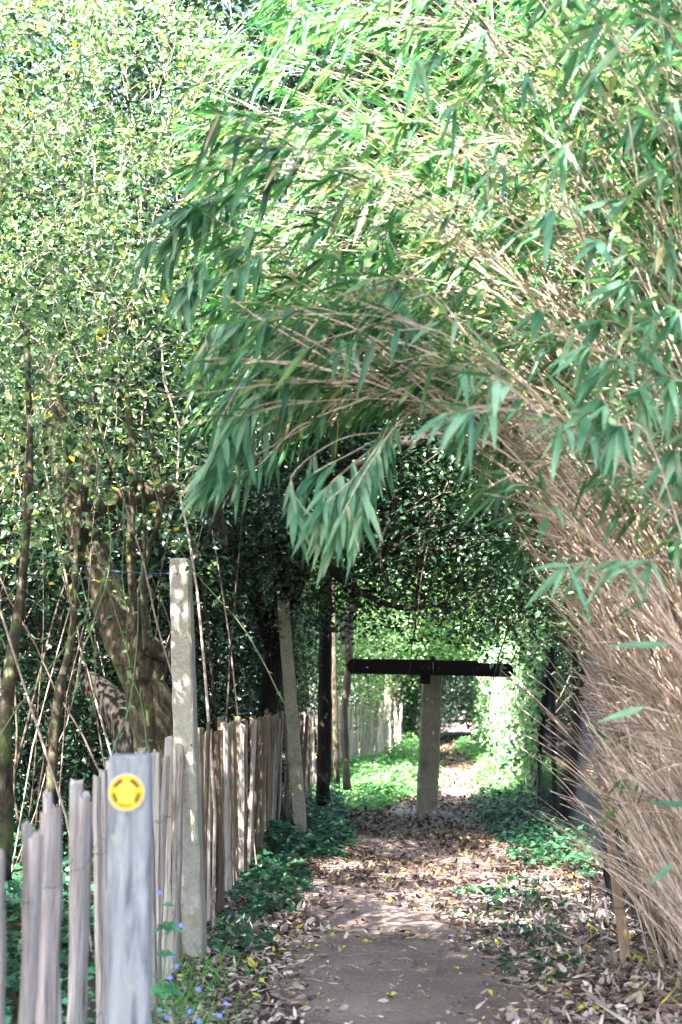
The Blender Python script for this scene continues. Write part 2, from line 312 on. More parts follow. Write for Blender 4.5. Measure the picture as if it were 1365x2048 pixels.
# ------------------------------------------------------------------ ground cover
def cover(name, mat, label, cat, regions, size=.05, tpl=T_IVY, density=420, hmax=.22):
    mb = MB(); st = MB()
    for (x0, x1, y0, y1, hm, dn) in regions:
        n = int((x1-x0)*(y1-y0)*density*dn)
        x = R.uniform(x0, x1, n); y = R.uniform(y0, y1, n)
        cxm, cym = (x0+x1)/2, (y0+y1)/2
        e = ((x-cxm)/((x1-x0)/2))**2 + ((y-cym)/((y1-y0)/2))**2 + .35*np.sin(x*7+y*3)+.3*np.sin(y*5-x*4)
        k = e < 1; x, y, e = x[k], y[k], e[k]
        hh = hm*np.clip(1-e*.8, .1, 1)*(.6+.4*np.sin(x*5+y*4))*R.rand(len(x))**.6
        z = zg(x, y)+.02+hh
        d = rv(len(x)); d[:, 2] = -.3*R.rand(len(x)); nn = np.tile([0, -.35, 1.], (len(x), 1)) + R.normal(0, .35, (len(x), 3))
        L = size*R.uniform(.6, 1.4, len(x))
        leaves(mb, np.stack([x, y, z], -1), d, nn, L, L*.8, tpl)
    return tag(mb.build(name, mat), label, cat, kind='stuff')
def gx_(px, py): return G(px, py)
cover('ivy_ground_cover', M['ivy'], 'dark glossy ivy spreading along the foot of the paling fence', 'ivy',
      [(-1.0,-.25,10.5,14,.12,.9),(-1.1,.15,14,20,.30,1.5),(-1.0,.1,17,23,.40,1.4),(-.95,-.45,8.5,11,.06,.6)], size=.07)
cover('ivy_ground_cover', M['ivy'], 'dark ivy patches trailing over the litter right of the path', 'ivy',
      [(.75,1.5,7.6,10.8,.05,.45),(.9,1.7,9.5,12.8,.07,.5),(1.7,3.0,12.5,20,.25,1.1),(1.3,2.0,6.0,7.5,.03,.2),(1.9,3.1,18,24,.30,1.1)], size=.06)
cover('weed_ground_cover', M['weed'], 'bright sunlit green weeds in the clearing left of the signpost', 'weeds',
      [(-.4,1.7,22.5,33,.40,2.3),(-.6,.9,20.5,25,.28,1.5),(.6,2.3,30,44,.5,1.3)], size=.07, tpl=T_SMALL)
cover('weed_ground_cover', M['weed'], 'bright sunlit weeds at the foot of the ivy clad fence', 'weeds',
      [(2.4,4.2,21,30,.45,2.0),(3.0,4.6,28,42,.45,1.3)], size=.07)
cover('bank_ground_cover', M['ivy'], 'dark ivy carpet on the shaded bank behind the fence', 'ivy',
      [(-3.4,-1.2,6.5,11,.22,1.0),(-5.5,-1.1,9,18,.35,1.0),(-6,-1.2,16,27,.5,.7)], size=.07)
cover('low_ground_cover', M['herb'], 'pale green low weeds growing between the near pales', 'weeds',
      [(-1.5,-.9,3.4,6.6,.45,1.3),(-1.6,-1.0,2.6,4.5,.5,1.3)], size=.055, tpl=T_SMALL)

# ------------------------------------------------------------------ plants: generic builders
def wander(p0, d0, L, n, jitter=.25, sag=0.0):
    """k curved lines"""
    k = len(p0); step = (L/(n-1))[:, None] if np.ndim(L) else np.full((k, 1), L/(n-1))
    pts = [p0]; d = nrm(d0)
    for i in range(n-1):
        d = nrm(d + R.normal(0, jitter, (k, 3)) - np.array([0, 0, sag])*1.0)
        pts.append(pts[-1] + d*step)
    return np.stack(pts, 1)
def leafcloud(mb, C, sig, per, size, tpl, up=.7, keep=None, ratio=.62, facing=(0,-.25,0)):
    k = len(C)*per
    pos = np.repeat(C, per, 0) + R.normal(0, 1, (k, 3))*sig
    if keep is not None: pos = pos[keep(pos)]
    k = len(pos); d = rv(k); d[:, 2] = d[:, 2]*.6 - .25
    n = rv(k)*(1-up*.5) + np.array([0, 0, up]) + np.array(facing)
    L = size*R.uniform(.55, 1.3, k)
    leaves(mb, pos, d, n, L, L*ratio*R.uniform(.8, 1.15, k), tpl)
def ellip(n, c, r, shell=.45):
    d = rv(n); rad = (shell + (1-shell)*R.rand(n))**(1/1.4)
    return np.array(c) + d*rad[:, None]*np.array(r)
def limb_pts(pp, n=10):
    """smooth polyline through control points with radius in col 3"""
    pp = np.asarray(pp, float); t = np.linspace(0, len(pp)-1, n)
    i = np.clip(t.astype(int), 0, len(pp)-2); f = (t-i)[:, None]
    p0 = pp[np.maximum(i-1, 0)]; p1 = pp[i]; p2 = pp[i+1]; p3 = pp[np.minimum(i+2, len(pp)-1)]
    return .5*((2*p1)+(-p0+p2)*f+(2*p0-5*p1+4*p2-p3)*f*f+(-p0+3*p1-3*p2+p3)*f**3)
def rough_limb(mb, pp, n=14, sides=12, lump=.10, rnd=.5):
    q = limb_pts(pp, n); q[:, 3] = np.maximum(q[:, 3], .003)
    v, f = tube_arr(q[None, :, :3], q[None, :, 3], sides)
    ctr = np.repeat(q[:, :3], sides, 0); dv = v-ctr
    s = 1 + lump*(np.sin(v[:, 2]*14+v[:, 0]*11)+np.sin(v[:, 1]*17-v[:, 2]*9+2)+.6*np.sin(v[:, 2]*31+v[:, 0]*23))
    mb.add(ctr+dv*s[:, None], [f, np.arange(sides)[None, ::-1], (np.arange(sides)+(n-1)*sides)[None]], rnd)
def tree(label, base, h, tr, crown_c, crown_r, nclump, per, sig, size, mat, bark, lean=(0,0), tpl=T_SMALL, keep=None, group=None, name='tree', shell=.45, limbs=6, cat='tree', up=.7):
    b = np.array([base[0], base[1], zg(base[0], base[1])-.05])
    t = empty(name, b, label, cat, group)
    top = np.array([b[0]+lean[0], b[1]+lean[1], b[2]+h])
    mb = MB(); mid = (b+top)/2 + R.normal(0, .04*h, 3)*[1, 1, 0]
    rough_limb(mb, [[*b, tr*1.35], [*(b*.8+mid*.2), tr*1.05], [*mid, tr*.85], [*top, tr*.6]], 16, 12, .06)
    cc = np.array(crown_c)
    tips = ellip(limbs, cc, np.array(crown_r)*.75, .6)
    for tp in tips:
        m_ = (top+tp)/2 + R.normal(0, .12*h*.5, 3)
        rough_limb(mb, [[*(top*.8+mid*.2), tr*.5], [*m_, tr*.33], [*tp, tr*.12]], 9, 7, .05)
    mb.build('trunk', bark, t, smooth=True)
    C = ellip(nclump, cc, crown_r, shell)
    if keep is not None: C = C[keep(C)]
    cr = MB(); leafcloud(cr, C, sig, per, size, tpl, up, keep)
    cr.build('crown', mat, t)
    tw = MB(); k = min(len(C), 260); s = C[:k] + R.normal(0, .6, (k, 3)); e = C[:k]
    tp = tips[R.randint(0, len(tips), k)]
    dirn = nrm(e-tp); tw.tubes(wander(e-dirn*R.uniform(.5, 1.4, (k, 1)), dirn, R.uniform(.8, 1.8, k), 7, .12), np.linspace(.012, .004, 7)[None].repeat(k, 0), 4)
    tw.build('twigs', M['twig_dark'], t)
    return t

# corridor that stays open over the path
def corridor(p, half=1.25, top=2.25):
    c = np.interp(p[:, 1], pcy, pcx)
    zz = p[:, 2] - zg(p[:, 0], p[:, 1])
    a = np.abs(p[:, 0]-c)/half; b = zz/top
    return (a**2.5 + b**2.5) > 1

# ------------------------------------------------------------------ left side thicket
def shrub(label, c, r, base, nst, nclump, per, sig, size, mat, tpl=T_SMALL, keep=None, name='shrub', twr=.007, ntw=500, twig=None, group=None, shell=.3, up=.6, ratio=.62):
    b = np.array([base[0], base[1], zg(base[0], base[1])])
    t = empty(name, b, label, 'shrub', group)
    c = np.array(c, float); r = np.array(r, float)
    C = c + R.uniform(-1, 1, (nclump, 3))*r
    if keep is not None: C = C[keep(C)]
    fo = MB(); leafcloud(fo, C, sig, per, size, tpl, up, keep, ratio=ratio); fo.build('foliage', mat, t)
    st = MB()
    bp = b + R.uniform(-1, 1, (nst, 3))*[r[0]*.8, r[1]*.8, 0]; bp[:, 2] = zg(bp[:, 0], bp[:, 1])
    tgt = C[R.randint(0, len(C), nst)]
    dd = tgt-bp; n = 12; tt = np.linspace(0, 1, n)
    pts = bp[:, None] + dd[:, None]*tt[None, :, None] + np.cumsum(R.normal(0, .045, (nst, n, 3)), 1)
    pts[:, :, 2] = bp[:, None, 2] + (tgt[:, None, 2]-bp[:, None, 2])*(tt[None]**.8)
    st.tubes(pts, (R.uniform(.4, 1.3, (nst, 1))**1.5*twr*1.1)*np.linspace(1.3, .5, n)[None], 6)
    st.build('stems', M['twig'], t, smooth=True)
    tw = MB(); p = C[R.randint(0, len(C), ntw)] + R.normal(0, .25, (ntw, 3))
    pts = wander(p, rv(ntw)*[1, 1, 1.3]+[0, 0, .2], R.uniform(.4, 1.5, ntw), 9, .22, .03)
    if keep is not None: m_ = keep(pts.reshape(-1, 3)).reshape(ntw, 9).all(1); pts = pts[m_]
    k = len(pts)
    tw.tubes(pts, (R.uniform(.35, 1.0, (k, 1))*twr)*np.linspace(1.1, .5, 9)[None], 5)
    tw.build('twigs', twig or M['twig'], t, smooth=True)
    return t
def fenceside(p, v=.85):  # keep to the left of the fence, thin out low down
    lim = -1.02 + .22*ss(2.2, 4.0, p[:, 2])*np.sin(p[:, 1]*1.7) + .55*ss(3.0, 5.5, p[:, 2])
    dens = .06 + .94*ss(2.0, 3.3, p[:, 2]+.25*np.sin(p[:, 1]*2+p[:, 0]*3))
    void = np.sin(p[:, 0]*3.1+p[:, 2]*2.3)*np.sin(p[:, 1]*2.7-p[:, 2]*3.7+1)+.5*np.sin(p[:, 0]*6.1-p[:, 2]*5.3+p[:, 1]*4)
    dens = dens*(1-v+v*ss(-.6, -.05, void))
    hsh = np.abs(np.sin(p[:, 0]*127.1+p[:, 1]*311.7+p[:, 2]*74.7)*43758.5) % 1
    return (p[:, 0] < lim) & (hsh < dens)
shrub('tangled holly bush with small glossy leaves nearest the camera at the far left', (-2.5, 8.2, 3.9), (1.2, .9, 2.9), (-2.2, 8.1), 6, 520, 46, .13, .06, M['holly'], keep=fenceside, ntw=950, twr=.0055)
shrub('tall dense sunlit holly bush right behind the tall concrete post', (-2.5, 10.3, 4.3), (1.6, 1.1, 3.4), (-2.0, 10.3), 9, 760, 52, .15, .068, M['holly'], keep=fenceside, ntw=850)
shrub('high leafy bush behind the leaning concrete post, twigs showing', (-2.6, 13.0, 4.6), (1.9, 1.5, 4.2), (-2.2, 13.0), 12, 1300, 46, .22, .08, M['canopy'], keep=lambda p: fenceside(p, 0), ntw=500)
# hanging green stems in front of the gnarled tree
t = empty('bramble', (*P(60, 1500, 8.0)[:2], zg(-1.7, 8.0)), 'green bramble shoots arching in front of the gnarled pollard trunk', 'bramble')
mb = MB(); lf = MB()
for k in range(20):
    px = R.uniform(-30, 380); py = R.uniform(520, 1150); dep = R.uniform(7.3, 8.9)
    p0 = P(px, py, dep); n = 14
    dn = np.array([R.uniform(-.3, .3), 0, -1]); q = wander(p0[None], dn[None], R.uniform(.5, 1.7), n, .12)[0]
    mb.tube(q, np.linspace(.0025, .0042, n), 5)
    m_ = R.randint(0, n, 16); nn = rv(16)+[0, -.4, .6]; d = rv(16); L = R.uniform(.03, .06, 16)
    leaves(lf, q[m_], d, nn, L, L*.6, T_SMALL)
mb.build('stems', M['stem'], t, smooth=True); lf.build('foliage', M['holly'], t)

# gnarled pollard
def px_limb(pts, y0=None): return [[*P(a, b, d), r] for (a, b, d, r) in pts]
b = G(352, 1800); t = empty('pollard_tree', P(350, 1600, 10.6), 'gnarled knobbly pollard trunk leaning left behind the tall concrete post', 'tree')
mb = MB()
rough_limb(mb, px_limb([(370,1760,10.6,.24),(340,1600,10.6,.20),(318,1480,10.5,.185),(292,1380,10.4,.15),(268,1310,10.4,.17),(225,1225,10.4,.13),(200,1130,10.4,.115),(150,1040,10.4,.10),(120,900,10.4,.08),(100,700,10.4,.05)]), 60, 18, .05)
for (a, b_, r_) in ((300,1300,.10),(248,1322,.09),(312,1340,.08),(155,1115,.08),(278,1352,.13),(190,1098,.07),(262,1292,.07),(325,1310,.06)):
    p = P(a, b_, 10.35)
    th = np.linspace(0, math.pi, 9); prof = np.array([[p[0], p[1], p[2]-math.cos(x)*r_, max(.004, math.sin(x)*r_)] for x in th])
    rough_limb(mb, prof, 20, 16, .17)
mb.build('trunk', M['bark'], t, smooth=True)
for L_ in ([(280,1310,10.3,.045),(268,1200,10.2,.038),(262,1080,10.2,.033),(268,930,10.2,.03),(250,760,10.2,.02)],
           [(290,1290,10.3,.04),(290,1130,10.2,.022),(318,1040,10.1,.026),(318,960,10.1,.022),(300,860,10.1,.018)],
           [(292,1300,10.2,.022),(285,1180,10.1,.016),(290,1080,10.1,.014),(282,900,10.1,.012)],
           [(150,1100,10.3,.045),(165,1000,10.2,.04),(180,900,10.2,.03),(190,760,10.2,.02)],
           [(130,1060,10.5,.09),(210,1005,10.7,.075),(300,985,10.9,.075),(370,985,11,.06),(430,1020,11.2,.045),(450,1090,11.4,.03)]):
    mb = MB(); rough_limb(mb, px_limb(L_), 30, 10, .08); mb.build('limb', M['bark'], t, smooth=True)
# further trunks
def trunk_tree(label, pts, mat, crown=None, name='tree', group=None, lump=.06, n=26, cr_mat=None, size=.06, per=40, sig=.25, extra=()):
    q = px_limb(pts); t = empty(name, q[0][:3], label, 'tree', group)
    mb = MB(); rough_limb(mb, q, n, 12, lump); mb.build('trunk', mat, t, smooth=True)
    for e in extra:
        mb = MB(); rough_limb(mb, px_limb(e), 18, 8, .07); mb.build('limb', mat, t, smooth=True)
    if crown:
        c, r_, nc = crown
        C = ellip(nc, c, r_, .3); C = C[corridor(C)]
        mb = MB(); leafcloud(mb, C, sig, per, size, T_SMALL, .7, corridor); mb.build('crown', cr_mat or M['canopy'], t)
    return t
trunk_tree('pale bare trunk at the left edge of the picture', [(0,1760,8.6,.075),(6,1600,8.6,.065),(8,1470,8.6,.05),(26,1300,8.7,.035),(46,1150,8.8,.028),(60,900,8.9,.022),(50,600,9,.02)], M['bark'])
trunk_tree('slender sunlit trunk between the left edge and the gnarled pollard', [(100,1640,9.6,.04),(108,1480,9.6,.034),(122,1370,9.6,.032),(145,1270,9.6,.024),(152,1130,9.6,.02),(165,900,9.7,.016)], M['bark'])
trunk_tree('dark split root stock half hidden under the pollard', [(300,1560,11.6,.16),(270,1480,11.6,.17),(235,1420,11.7,.15),(180,1370,11.8,.11),(140,1350,11.9,.08)], M['bark_dark'])
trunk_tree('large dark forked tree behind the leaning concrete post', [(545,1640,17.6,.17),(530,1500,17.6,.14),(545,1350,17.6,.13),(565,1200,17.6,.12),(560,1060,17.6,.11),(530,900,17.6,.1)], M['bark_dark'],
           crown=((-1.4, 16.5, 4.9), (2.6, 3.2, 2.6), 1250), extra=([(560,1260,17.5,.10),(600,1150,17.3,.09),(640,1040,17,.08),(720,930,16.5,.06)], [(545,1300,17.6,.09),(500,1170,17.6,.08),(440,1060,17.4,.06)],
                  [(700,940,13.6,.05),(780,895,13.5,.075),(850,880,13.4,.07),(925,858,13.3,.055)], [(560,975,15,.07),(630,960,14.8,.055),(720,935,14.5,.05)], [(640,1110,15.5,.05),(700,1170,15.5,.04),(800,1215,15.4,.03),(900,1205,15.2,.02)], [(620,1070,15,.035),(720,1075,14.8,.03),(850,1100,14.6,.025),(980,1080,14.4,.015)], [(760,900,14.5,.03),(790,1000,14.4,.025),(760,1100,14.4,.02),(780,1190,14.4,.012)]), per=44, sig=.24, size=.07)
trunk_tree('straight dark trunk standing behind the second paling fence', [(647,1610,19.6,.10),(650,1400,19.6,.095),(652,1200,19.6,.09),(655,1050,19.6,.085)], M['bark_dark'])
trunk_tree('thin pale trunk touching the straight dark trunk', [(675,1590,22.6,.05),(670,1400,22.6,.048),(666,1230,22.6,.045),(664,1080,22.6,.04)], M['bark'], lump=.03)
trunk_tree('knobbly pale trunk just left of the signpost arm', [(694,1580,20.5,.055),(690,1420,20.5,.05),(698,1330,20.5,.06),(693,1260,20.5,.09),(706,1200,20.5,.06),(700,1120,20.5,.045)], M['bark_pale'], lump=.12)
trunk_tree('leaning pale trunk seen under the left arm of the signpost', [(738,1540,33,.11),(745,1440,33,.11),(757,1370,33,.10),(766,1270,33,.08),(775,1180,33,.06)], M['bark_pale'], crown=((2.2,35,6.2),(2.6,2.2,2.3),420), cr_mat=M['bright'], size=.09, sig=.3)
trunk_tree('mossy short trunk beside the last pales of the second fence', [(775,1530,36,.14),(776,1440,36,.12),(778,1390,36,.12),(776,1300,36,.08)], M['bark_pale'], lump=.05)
# canopy trees over the path
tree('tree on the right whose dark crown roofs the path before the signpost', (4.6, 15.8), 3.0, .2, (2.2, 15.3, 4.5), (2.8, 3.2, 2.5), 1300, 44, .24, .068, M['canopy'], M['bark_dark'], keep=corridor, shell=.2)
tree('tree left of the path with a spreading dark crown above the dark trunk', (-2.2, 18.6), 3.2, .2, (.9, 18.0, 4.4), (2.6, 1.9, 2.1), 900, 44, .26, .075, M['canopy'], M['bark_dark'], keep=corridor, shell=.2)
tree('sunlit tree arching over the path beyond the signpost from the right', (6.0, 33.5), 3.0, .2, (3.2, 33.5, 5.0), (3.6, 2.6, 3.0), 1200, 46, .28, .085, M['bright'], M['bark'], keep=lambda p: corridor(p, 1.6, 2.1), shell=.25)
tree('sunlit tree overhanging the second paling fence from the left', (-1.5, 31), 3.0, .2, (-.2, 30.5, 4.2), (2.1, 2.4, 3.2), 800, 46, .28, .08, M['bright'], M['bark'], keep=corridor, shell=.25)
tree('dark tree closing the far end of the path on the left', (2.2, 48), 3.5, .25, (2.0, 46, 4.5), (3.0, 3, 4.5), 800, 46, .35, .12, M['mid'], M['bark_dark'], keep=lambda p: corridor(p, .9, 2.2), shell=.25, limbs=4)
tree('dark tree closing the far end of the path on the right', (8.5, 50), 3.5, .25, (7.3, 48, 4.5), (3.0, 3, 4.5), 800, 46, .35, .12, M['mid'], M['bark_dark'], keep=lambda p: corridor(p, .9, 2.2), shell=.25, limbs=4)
tree('spreading dark tree whose crown darkens the far end of the path', (1.6, 41), 3.6, .25, (1.4, 43, 6.4), (3.6, 5.0, 2.2), 900, 46, .35, .12, M['shaded_yew'], M['bark_dark'], keep=lambda p: corridor(p, 1.0, 2.6), shell=.2, limbs=5)
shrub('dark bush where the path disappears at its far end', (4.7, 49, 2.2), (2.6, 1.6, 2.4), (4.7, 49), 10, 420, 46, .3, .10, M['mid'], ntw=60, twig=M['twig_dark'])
tree('farthest dark tree behind the end of the path', (6, 66), 4, .3, (6, 66, 4.5), (5, 2, 5), 700, 46, .5, .17, M['shaded_yew'], M['bark_dark'], shell=.1, limbs=4)
# thicket behind the fence and right of the wire fence
bk = [(-4.2, 17, 2.2, 2.8, 4.2), (-3.4, 22.5, 2.2, 2.2, 4.0), (-4.0, 28, 2.6, 2.6, 4.5), (-2.0, 38, 3.2, 2.4, 5.0), (-6.5, 13, 1.8, 3.0, 4.6), (-1.6, 27.5, 1.2, 1.6, 3.0)]
wd = ['widest', 'bushiest', 'tallest', 'farthest', 'leftmost', 'smallest']
for (x, y, rx, ry, rz), w_ in zip(bk, wd):
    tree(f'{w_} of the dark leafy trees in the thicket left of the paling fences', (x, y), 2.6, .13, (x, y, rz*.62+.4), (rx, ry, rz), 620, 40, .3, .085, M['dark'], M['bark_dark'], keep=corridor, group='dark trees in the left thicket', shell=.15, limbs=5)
bk = [(5.2, 12.5, 2.2, 2.6, 3.6), (5.9, 18, 2.4, 2.6, 4.2), (6.6, 24, 2.4, 2.8, 4.4), (7.6, 40, 2.6, 3, 4.5)]
wd = ['nearest', 'second nearest', 'third nearest', 'farthest']
for (x, y, rx, ry, rz), w_ in zip(bk, wd):
    tree(f'{w_} of the dark evergreens behind the wire fence on the right', (x, y), 2.6, .14, (x, y, rz*.6+.4), (rx, ry, rz), 620, 40, .3, .085, M['shaded_yew'], M['bark_dark'], keep=corridor, group='dark evergreens behind the wire fence', shell=.15, limbs=5)
# tall background crowns
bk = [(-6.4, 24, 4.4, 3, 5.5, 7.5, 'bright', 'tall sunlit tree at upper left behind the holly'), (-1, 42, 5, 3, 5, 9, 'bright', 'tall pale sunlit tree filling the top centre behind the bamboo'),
      (6, 30, 4, 3, 4.5, 9.5, 'canopy', 'tall tree rising behind the bamboo at upper right'), (11, 36, 4, 3, 6, 8.5, 'shaded_yew', 'dark evergreen rising behind the bamboo at the right edge'), (-10, 36, 5, 3, 7, 8, 'bright', 'tall sunlit tree at the upper left edge behind the thicket')]
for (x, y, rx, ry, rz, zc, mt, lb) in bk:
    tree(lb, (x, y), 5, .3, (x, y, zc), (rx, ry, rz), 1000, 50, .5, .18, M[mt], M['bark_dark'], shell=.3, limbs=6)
# unseen tree added behind the camera; crown shaped to shade the near path
tree('unseen broad tree added behind the camera to shade the near path', (-4.6, -3.4), 6.2, .28, (-3.7, -1.4, 8.2), (3.6, 4.7, 1.4), 1500, 44, .34, .15, M['canopy'], M['bark'], shell=.1, limbs=8)
tree('broad tree over the path whose top rises behind the arching bamboo', (5.2, 14.2), 6.5, .22, (1.8, 14.6, 8.2), (4.4, 3.8, 1.8), 1100, 46, .3, .10, M['canopy'], M['bark_dark'], shell=.1, limbs=8)
shrub('dark evergreen undergrowth filling the gap behind the near fence', (-2.6, 15.6, 2.2), (1.55, 1.6, 2.0), (-2.6, 15.6), 14, 620, 44, .22, .075, M['shaded_yew'], keep=lambda p: p[:, 0] < -.95, ntw=120, twig=M['twig_dark'])
shrub('low dark undergrowth behind the gnarled pollard', (-3.3, 12.4, 1.6), (1.2, 1.0, 1.2), (-3.3, 12.4), 10, 300, 44, .2, .065, M['shaded_yew'], keep=lambda p: p[:, 0] < -1.5, ntw=80, twig=M['twig_dark'])
tree('unseen tall tree added right of the camera to shade the bamboo', (4.4, -.4), 6.8, .2, (.9, 2.2, 8.4), (2.0, 2.4, 1.2), 260, 46, .32, .14, M['canopy'], M['bark'], shell=.1, limbs=6)  # out of view, added so its crown dapples the right-hand bamboo
shrub('unseen holly shrub added left of the view to shade the path', (-2.9, 5.6, 4.4), (1.35, 1.6, 2.1), (-2.9, 5.4), 12, 760, 48, .18, .072, M['holly'], keep=lambda p: p[:, 0] < -(.245*p[:, 1]+.1), ntw=160)  # out of view, added to block a sun patch on the path
# thin shoots and climbing stems in the dark gap behind the fence
t = empty('sapling_thicket', (-1.6, 14, zg(-1.6, 14)), 'thin bare upright shoots crowding the dark gap behind the fence', 'saplings'); tag(t, kind='stuff')
k = 90; bp = np.stack([R.uniform(-3.6, -1.1, k), R.uniform(10.5, 20, k), np.zeros(k)], -1); bp[:, 2] = zg(bp[:, 0], bp[:, 1])
pts = wander(bp, np.tile([0, 0, 1.], (k, 1))+R.normal(0, .08, (k, 3)), R.uniform(1.5, 4.5, k), 12, .05)
mb = MB(); mb.tubes(pts, R.uniform(.004, .016, (k, 1))*np.linspace(1.2, .6, 12)[None], 5); mb.build('stems', M['twig_dark'], t, smooth=True)

# ------------------------------------------------------------------ paling fences
def pale_mesh(mb, x, y, z0, h, wd, th, lean, rnd, wavy=.007):
    n = 9; s = 7; zz = np.linspace(0, 1, n); a = np.arange(s)*2*math.pi/s + R.rand()
    rr = 1+R.uniform(-.28, .2, s); V = []
    ox = np.cumsum(R.normal(0, wavy*.35, n)); oy = np.cumsum(R.normal(0, wavy*.35, n))
    tw = R.normal(0, .25)
    for i, f in enumerate(zz):
        sc = (1 - .12*f)*(1+R.normal(0, .04)); aa = a + tw*f
        px = np.cos(aa)*rr*th/2*sc; py = np.sin(aa)*rr*wd/2*sc
        z = np.full(s, z0 + f*h)
        if i == n-1: z = z + R.normal(0, .010, s) + py*R.uniform(-.4, .4)
        V.append(np.stack([x+ox[i]+lean[0]*f*h+px, y+oy[i]+lean[1]*f*h+py, z], -1))
    V = np.concatenate(V); i = np.arange(n-1)[:, None]*s; j = np.arange(s)[None]; j2 = (j+1) % s
    q = np.stack([i+j, i+j2, i+s+j2, i+s+j], -1).reshape(-1, 4)
    V = np.concatenate([V, V[-s:].mean(0, keepdims=True)]); c = n*s
    cap = np.stack([(n-1)*s+np.arange(s), (n-1)*s+(np.arange(s)+1) % s, np.full(s, c)], -1)
    mb.add(V, [q, cap], rnd)
t = empty('paling_fence', (-.9, 3.3, 0), 'weathered split chestnut paling fence running along the left of the path', 'fence')
y = 3.25; FX = lambda y: float(np.interp(y, [3, 9, 17, 22], [-.955, -.965, -.79, -.45]))
near_y = []
while y < 22:
    topz = np.interp(y, [3.3, 4.2, 5.5, 7, 9, 13, 18], [1.00, 1.05, 1.16, 1.24, 1.30, 1.38, 1.42]) + R.normal(0, .03)
    x = FX(y)+R.normal(0, .014); z0 = float(zg(x, y))-.06
    mb = MB(); pale_mesh(mb, x, y, z0, topz-z0, R.uniform(.042, .075) if y < 8.5 else R.uniform(.05, .09), R.uniform(.035, .07), (R.normal(.0, .034), R.normal(0, .06)), R.rand())
    mb.build('pale', M['pale'] if (y < 8.6 or R.rand() < .35) else M['pale_dark'], t)
    y += (R.uniform(.11, .19) if R.rand() > .12 else .26) if y < 8 else (R.uniform(.15, .26) if R.rand() > .1 else .36)
for zz in (.32, .92):
    yy = np.linspace(3.2, 22, 190)
    for s in (-1, 1):
        q = np.stack([[FX(a)+s*.036 for a in yy], yy, [float(zg(-.9, a))*.7+zz+.012*math.sin(a*14+s) for a in yy]], -1)
        mb = MB(); mb.tube(q, .0016, 4); mb.build('wire', M['galv'], t)
t = empty('paling_fence', G(650, 1560), 'far grey paling fence with uneven tops bending toward the signpost arm', 'fence')
A = G(612, 1580); B = G(700, 1545); C_ = G(800, 1508)
n = 62
for i in range(n):
    f = i/(n-1); p = A*(1-f)**2+2*B*f*(1-f)+C_*f*f; p[2] = zg(p[0], p[1])
    if R.rand() < .08: continue
    mb = MB(); pale_mesh(mb, p[0], p[1], p[2]-.05, R.uniform(1.25, 1.5), R.uniform(.05, .09), R.uniform(.05, .08), (R.normal(0, .04), R.normal(0, .03)), R.rand())
    mb.build('pale', M['pale'], t)
q = np.array([A*(1-f)**2+2*B*f*(1-f)+C_*f*f+[0, -.06, 1.15+.02*math.sin(f*40)] for f in np.linspace(0, 1, 60)])
mb = MB(); mb.tube(q, .004, 4); mb.build('wire', M['galv'], t)

# ------------------------------------------------------------------ posts
def post_mesh(base, top, wx, wy, taper=1.0, bev=.012, seg=22, rough=.003, rnd=.5, topcut=0, rot=0):
    base = np.array(base, float); top = np.array(top, float)
    sec = []
    hx, hy = wx/2, wy/2
    for (sx, sy) in ((-1,-1),(1,-1),(1,1),(-1,1)):
        if (sx, sy) in ((-1,-1),(1,1)): pr = [(sx*hx, sy*(hy-bev)), (sx*(hx-bev), sy*hy)]
        else: pr = [(sx*(hx-bev), sy*hy), (sx*hx, sy*(hy-bev))]
        sec += pr
    sec = np.array(sec); s = 8; V = []
    sec = sec @ np.array([[math.cos(rot), math.sin(rot)], [-math.sin(rot), math.cos(rot)]])
    # subdivide wide faces with extra points for slight unevenness
    for i in range(seg+1):
        f = i/seg; c = base*(1-f)+top*f; sc = 1*(1-f)+taper*f
        if i == seg: sc *= (1 - .35*bev/min(hx, hy)*2)
        p = sec*sc + R.normal(0, rough, sec.shape)
        z = np.full(s, c[2])
        if i == seg: z = z + topcut*p[:, 0] + R.normal(0, rough*.7, s)
        elif i == seg-1: z = z*0 + top[2]-bev*.8 + topcut*p[:, 0]
        V.append(np.stack([c[0]+p[:, 0], c[1]+p[:, 1], z], -1))
    V = np.concatenate(V); i = np.arange(seg)[:, None]*s; j = np.arange(s)[None]; j2 = (j+1) % s
    mb = MB(); mb.add(V, [np.stack([i+j, i+j2, i+s+j2, i+s+j], -1).reshape(-1, 4), (seg*s+np.arange(s))[None]], rnd)
    return mb
# tall concrete post beside the fence
b = P(388, 1868, 8.75); b[2] = zg(b[0], b[1])-.05; tp = P(361, 1118, 8.75)
t = empty('concrete_post', b, 'tall square concrete post standing against the paling fence', 'post', 'concrete fence posts')
post_mesh(b, tp, .150, .13, taper=.80, bev=.012, rough=.0022, topcut=.03, rot=-.16).build('shaft', M['conc'], t)
for (px, py) in ((357, 1150), (386, 1490)):
    p = P(px, py, 8.75); h = MB(); th = np.arange(10)*2*math.pi/10
    h.add(np.stack([p[0]+.006*np.cos(th), np.full(10, 8.75-.0665), p[2]+.006*np.sin(th)], -1), [np.arange(10)[None]], .5); h.build('painted_bolt_hole', M['bark_dark'], t)  # flat dark disc paints the shade inside a hole
b = P(604, 1668, 16.4); b[2] = zg(b[0], b[1])-.05; tp = P(566, 1201, 16.1)
t = empty('concrete_post', b, 'mossy leaning concrete post at the far end of the near fence', 'post', 'concrete fence posts')
post_mesh(b, tp, .155, .13, taper=.85, rough=.003, topcut=-.05).build('shaft', M['concmoss'], t)
for k_, (px, py) in enumerate(((575, 1262), (590, 1372))):
    p = P(px, py, 16.1); mb = MB(); mb.tube(np.array([p, p+[.09, -.02, .01+.01*k_], p+[.15, -.05, -.02]]), .005, 5); mb.build('wire_hook', M['galv'], t)
